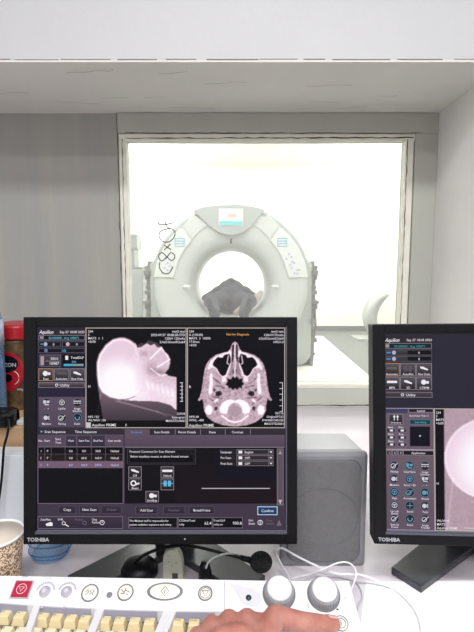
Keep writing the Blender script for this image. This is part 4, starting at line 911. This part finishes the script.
# ------------------------------------------------------------------ microphone
Mi = thing('microphone', 'black gooseneck microphone with foam ball lying between console and monitor', 'microphone', (-.16, .715, ZD))
mo = (-.16, .715, ZD)
def D(px, py, y): return W(px, py, y)
hd_ = D(261, 562, .700); nk = [D(129.5, 577, .728), D(129.5, 572, .728), D(133, 565, .724), D(141, 557, .72), D(152, 551.5, .716), D(166, 547.3, .712), D(182, 545.5, .708), D(198, 547.2, .705), D(215, 551, .703), D(232, 555.6, .701), D(248, 559.6, .700)]
MB(mo).tube(catmull(nk, 6), .0026, 10).build('gooseneck', M_black, Mi)
fm = MB(mo); fm.sphere(hd_, .0160, (1.12, 1, 1.0), 18); fm.build('foam_windscreen', M_foam, Mi)
MB(mo).tube([D(240, 557.4, .7005), D(247, 559.3, .700), D(254, 561, .70)], [.0036, .0046, .006], 12).build('collar', M_black, Mi)
bx = P(140, 573, ZD+.0)
MB(mo).lathe([(.030, ZD), (.030, ZD+.008), (.026, ZD+.016), (.014, ZD+.022), (0, ZD+.023)], 40, Matrix.Translation((D(139, 571, .724).x, .728, .0135)), True).build('base', M_black, Mi)
# small black plug with pale lead, standing behind the console
pl = D(205, 572, .705); J = thing('cable_plug', 'short black plug with pale lead arching to the right behind the console', 'plug', (pl.x, .705, ZD))
MB((pl.x, .705, ZD)).lathe([(.0105, ZD), (.0105, D(0, 571, .705).z), (.0085, D(0, 566, .705).z), (.006, D(0, 562.5, .705).z), (0, D(0, 562, .705).z)], 24, Matrix.Translation((pl.x, .705, 0))).build('plug_body', M_black, J)
MB((pl.x, .705, ZD)).tube(catmull([D(206, 568, .696), D(208, 563, .694), D(213, 558, .692), (D(222, 554.5, .692)), D(231, 553.6, .696), D(244, 556, .74)], 8), .0016, 8).build('lead', M_cabg, J)
# ivory cable connector hanging behind the console
Q = thing('cable_connector', 'pale ivory plug housing leaning behind the console below the left monitor', 'connector', (D(174, 570, .712).x, .712, ZD))
qo = (D(174, 570, .712).x, .712, ZD); m = MB(qo)
pts = [(162, 581), (162.5, 566), (163, 557), (167, 551.5), (172, 550), (177, 551.5), (181, 557), (183, 566), (183.5, 581)]
pp = [D(x_, y_, .712) for x_, y_ in pts]; m.prism([(v_.x, v_.z) for v_ in pp][::-1], -.730, -.712, .003, Mx_)
m.build('housing', M_conn, Q); m = MB(qo)
a_ = D(170, 551, .718); m.tube([D(170.5, 553, .721), D(168, 545, .735), D(164, 538, .755)], .0042, 10); m.build('strain_relief', M_conn, Q)
m = MB(qo); 
for x_, y_ in ((168, 556), (169, 562), (176, 563), (172, 565.5)): m.sphere(D(x_, y_, .7118), .0008, (1, 1, 1), 6)
v_ = D(175, 576, .7118); m.box((v_.x, .7118, v_.z), (.009, .002, .009), .0005); m.build('screw', M_ink, Q)
# ------------------------------------------------------------------ white cables
def cab(pts, r, lab, name='cable', mt=M_cable): return tag(MB(pts[0]).tube(catmull(pts, 8), r, 10).build(name, mt), lab, 'cable')
cab([P(291, 584, ZD+.01), P(288, 575, ZD+.012), P(281, 563.5, .745), P(276.5, 554, .757), P(277, 549.8, .765), P(283, 548.6, .767), P(298, 556.8, .760), P(316, 565.6, .757), P(335, 573.2, .758), P(350, 574.2, .757), P(364, 575.5, .750), P(390, 587, ZD+.0045), P(405, 598, ZD+.0045), P(416, 612, ZD+.0045), P(421, 628, ZD+.0045), P(421, 650, ZD+.0045)], .0017, 'white cable that loops by the foam microphone then runs right over the paper')
cab([P(287, 582, ZD+.006), P(296, 577.5, .740), P(308, 574.8, .748), P(321, 570, .764), P(337, 563.2, .772), P(347, 562.4, .774), P(354, 567, .772), P(356, 575, .765), P(353, 585, .757), P(350, 592, .760), hit(345, 598)+en*.0026], .0013, 'thin white cable looping over the right dial corner of the console')
cab([P(290, 580, ZD+.012), P(301, 579, .741), P(314, 572, .745), P(330, 575, ZD+.006), P(352, 580, ZD+.003), P(360, 588, ZD+.003), P(362, 598, ZD+.003), P(358, 606, ZD+.003), P(356, 622, ZD+.003)], .0012, 'thinnest white lead curling on the desk right of the console', mt=M_cabg)
# ------------------------------------------------------------------ left side clutter
YC = .700; rimc = D(0, 534, YC); rr_ = D(22.5, 534, YC).x-rimc.x+.0
cx_ = rimc.x-.006; rr_ = D(22.3, 534, YC).x-cx_; hz = rimc.z-ZD
CU = thing('paper_cup', 'patterned cream and brown paper cup at the left end behind the console', 'cup', (cx_, YC, ZD)); cof = (cx_, YC, ZD)
T0 = Matrix.Translation((cx_, YC, ZD))
mc = bpy.data.materials.new('cup_pattern'); mc.use_nodes = True; nt = mc.node_tree; b = nt.nodes['Principled BSDF']; b.inputs['Roughness'].default_value = .6
tc = nt.nodes.new('ShaderNodeTexCoord'); wv = nt.nodes.new('ShaderNodeTexWave'); wv.inputs['Scale'].default_value = 42; wv.inputs['Distortion'].default_value = 14; wv.inputs['Detail'].default_value = 3; wv.inputs['Detail Scale'].default_value = 2.5
mpn = nt.nodes.new('ShaderNodeMapping'); mpn.inputs['Rotation'].default_value = (.3, .8, .5); mpn.inputs['Scale'].default_value = (1.5, 1.5, 1)
nt.links.new(tc.outputs['Object'], mpn.inputs[0]); nt.links.new(mpn.outputs[0], wv.inputs['Vector']); rp = nt.nodes.new('ShaderNodeValToRGB'); rp.color_ramp.elements[0].position = .35; rp.color_ramp.elements[1].position = .6
rp.color_ramp.elements[0].color = (*lin((112, 84, 66)), 1); rp.color_ramp.elements[1].color = (*lin((208, 186, 160)), 1); nt.links.new(wv.outputs['Fac'], rp.inputs[0]); nt.links.new(rp.outputs[0], b.inputs['Base Color'])
MB(cof).lathe([(rr_*.72, .0), (rr_*.74, .002), (rr_*.97, hz-.001)], 48, T0).build('cup_wall', mc, CU)
MB(cof).lathe([(rr_*.955, hz-.0005), (rr_*.73, .006), (0, .006)], 48, T0).build('cup_inside', mat('cup_inside', (214, 202, 188), .6), CU)
MB(cof).lathe([(rr_*.95, hz-.001), (rr_*.97, hz+.0022), (rr_*1.0, hz+.002), (rr_*1.01, hz-.0005), (rr_*.985, hz-.0025)], 48, T0).build('rim', M_paper, CU)
def bottle(cx, cy, z0, R0, H, label, mt, label_band=None, fill=None, group=None):
    B = thing('water_bottle', label, 'bottle', (cx, cy, z0)); of = (cx, cy, z0); T0 = Matrix.Translation((cx, cy, z0))
    pr = [(R0*.55, .004), (R0*.8, .0), (R0*.93, .004), (R0, .014)]; z = .014
    while z < H*.72: pr += [(R0*.975, z+.008), (R0, z+.016)]; z += .016
    pr += [(R0*.97, H*.76), (R0*.8, H*.84), (R0*.5, H*.91), (R0*.36, H*.94), (R0*.36, H*.97), (0, H*.97)]
    MB(of).lathe(pr, 48, T0).build('bottle_body', mt, B)
    MB(of).lathe([(R0*.42, H*.955), (R0*.43, H*.96), (R0*.43, H), (R0*.4, H+.001), (0, H+.001)], 32, T0).build('cap', mat('bottle_cap', (60, 110, 190), .4), B)
    if label_band: MB(of).lathe([(R0*1.01, H*label_band[0]), (R0*1.015, H*label_band[1])], 48, T0).build('paper_label', mat('bottle_label', (214, 220, 230), .45, var=.3, vscale=40, extra=(120, 140, 190)), B)
    if fill: MB(of).lathe([(R0*.5, .006), (R0*.95, .008), (R0*.96, H*fill), (0, H*fill)], 40, T0).build('water', M_fill, B)
    return B
M_fill = glassy('blue_water', (14, 58, 150), .9, .1)
v0 = D(49, 563, .79); WB = bottle(v0.x, .80, ZD, .0358, .29, 'clear blue plastic bottle standing behind the lower left of the left monitor', M_water)
for zz, rr3 in ((.006, .030), (.016, .0362), (.032, .0362), (.048, .0362), (.064, .0362)):
    ring_ = [(.0+rr3*math.cos(2*PI*i/40), rr3*math.sin(2*PI*i/40), zz+.0015*math.sin(6*PI*i/40)) for i in range(41)]
    MB().tube(ring_, .0011, 6).build('ridge', M_ridge, WB)
# cardboard box, white box
YK = .955
tag(MB((-.52, 1.06, ZD)).b2((-.72, YK, ZD), (-.35, 1.20, .911), .002).build('cardboard_box', M_card), 'brown cardboard box on the desk left of the monitor, carrying the bottle', 'box')
tag(MB((-.50, .92, ZD)).b2((-.66, .903, ZD), (-.3745, .948, .872), .002).build('white_box', M_wbox), 'upright white box standing in front of the cardboard box', 'box')
# tin on the cardboard box
TN = thing('coffee_tin', 'dark round tub with a red lid standing on the cardboard box', 'tub', (0, 0, .911))
ty = 1.11; tl = D(-10, 390, ty-.05).x; tr = D(31, 390, ty-.03).x; tz1 = D(15, 341, ty-.05).z; tz2 = D(15, 325.5, ty-.05).z; tcx = (tl+tr)/2; tR = (tr-tl)/2
TN.location = (tcx, ty, .911); to = (tcx, ty, .911); T0 = Matrix.Translation((tcx, ty, 0)); tsy = .055/tR if tR > .055 else 1
def rtub(m, r, z0, z1, bev=.004): m.prism([(tcx+a_, ty+b_) for a_, b_ in rrect(-r, -.05*(r/tR), r, .05*(r/tR), .03)], z0, z1, bev)
m = MB(to); rtub(m, tR-.003, .911, tz1, .004); m.build('tub_body', M_tin, TN)
m = MB(to); rtub(m, tR, tz1, tz2, .006); m.build('lid', M_tinr, TN)
# round emblem on its face
yf = ty-.05*((tR-.003)/tR)-.0004
def emb(nm, mt, pts, L=0):
    q_ = [D(a_, b_, yf) for a_, b_ in pts]; m = MB(to); m.prism([(v_.x, v_.z) for v_ in q_][::-1], -(yf+.0006), -(yf-.0008-L*.0006), 0, Mx_); return m.build(nm, mt, TN)
cir = lambda cx, cy, r, n=32, ry=None: [(cx+r*math.cos(2*PI*i/n), cy+(ry or r)*math.sin(2*PI*i/n)) for i in range(n)]
emb('red_emblem', M_tinr, cir(6.5, 372, 17.5, 40, 20)); emb('black_band', M_black2, cir(5, 364, 13.5, 32, 8.6), 1); emb('black_oval', M_black2, cir(6, 378, 6.5, 24, 4.2), 1)
m = MB(to); v, f = text_mesh('ZON', .0125, 'LEFT', .015); p_ = D(4.5, 366.5, yf); m._add([(p_.x+a_, yf-.0025, p_.z+b_) for a_, b_ in v], f); m.build('lettering', M_let, TN)
m = MB(to); ar = [D(12+7*math.cos(R(a_)), 378+7*math.sin(R(a_)), yf-.0022) for a_ in range(-70, 71, 20)]; m.tube(ar, .0008, 6); m.build('pale_swoosh', M_mould, TN)
m = MB(to); p_ = D(17, 390.4, yf); v, f = text_mesh('400g', .0075, 'LEFT', .01); m._add([(p_.x+a_, yf-.0005, p_.z+b_) for a_, b_ in v], f); m.build('weight_text', M_let, TN)
# bottle standing on the cardboard box, left edge
bxx = D(3.6, 360, 1.022).x; Bz = D(0, 302, 1.022).z
bottle(bxx-.034, 1.022, .911, .034, Bz-.911+.03, 'blue water bottle with white label standing on the cardboard box at the left edge', M_bottle, (.56, .76), .48)
# black adapter with lead
q0 = [D(-40, 419, .965), D(-40, 407, .965)]
AD = thing('black_adapter', 'flat black device with a hanging lead on top of the cardboard box', 'device', (-.49, .985, .911))
a_ = D(20.5, 415, .985); m = MB((-.49, .985, .911)); m.prism([(x_+(-.60), y_+.962) for x_, y_ in rrect(-.075, -.024, a_.x+.60, .024, .012)], .912, .946, .008); m.build('device_body', M_black, AD)
m = MB((-.49, .985, .911)); m.tube(catmull([D(8, 419, .936), D(8.6, 426, .89), D(7, 436, .885), D(4, 447, .884), D(3, 460, .884), D(1.5, 480, .884), D(-1, 500, .884), D(-2, 515, .884)], 8), .0024, 8); m.build('lead', M_black, AD)
a_ = D(17, 424, .965); tag(MB((a_.x+.02, .975, .911)).b2((a_.x, .962, .911), (a_.x+.05, .99, .9215), .002).build('grey_plug', M_cabg), 'small light grey plug beside the black device on the cardboard box', 'plug')
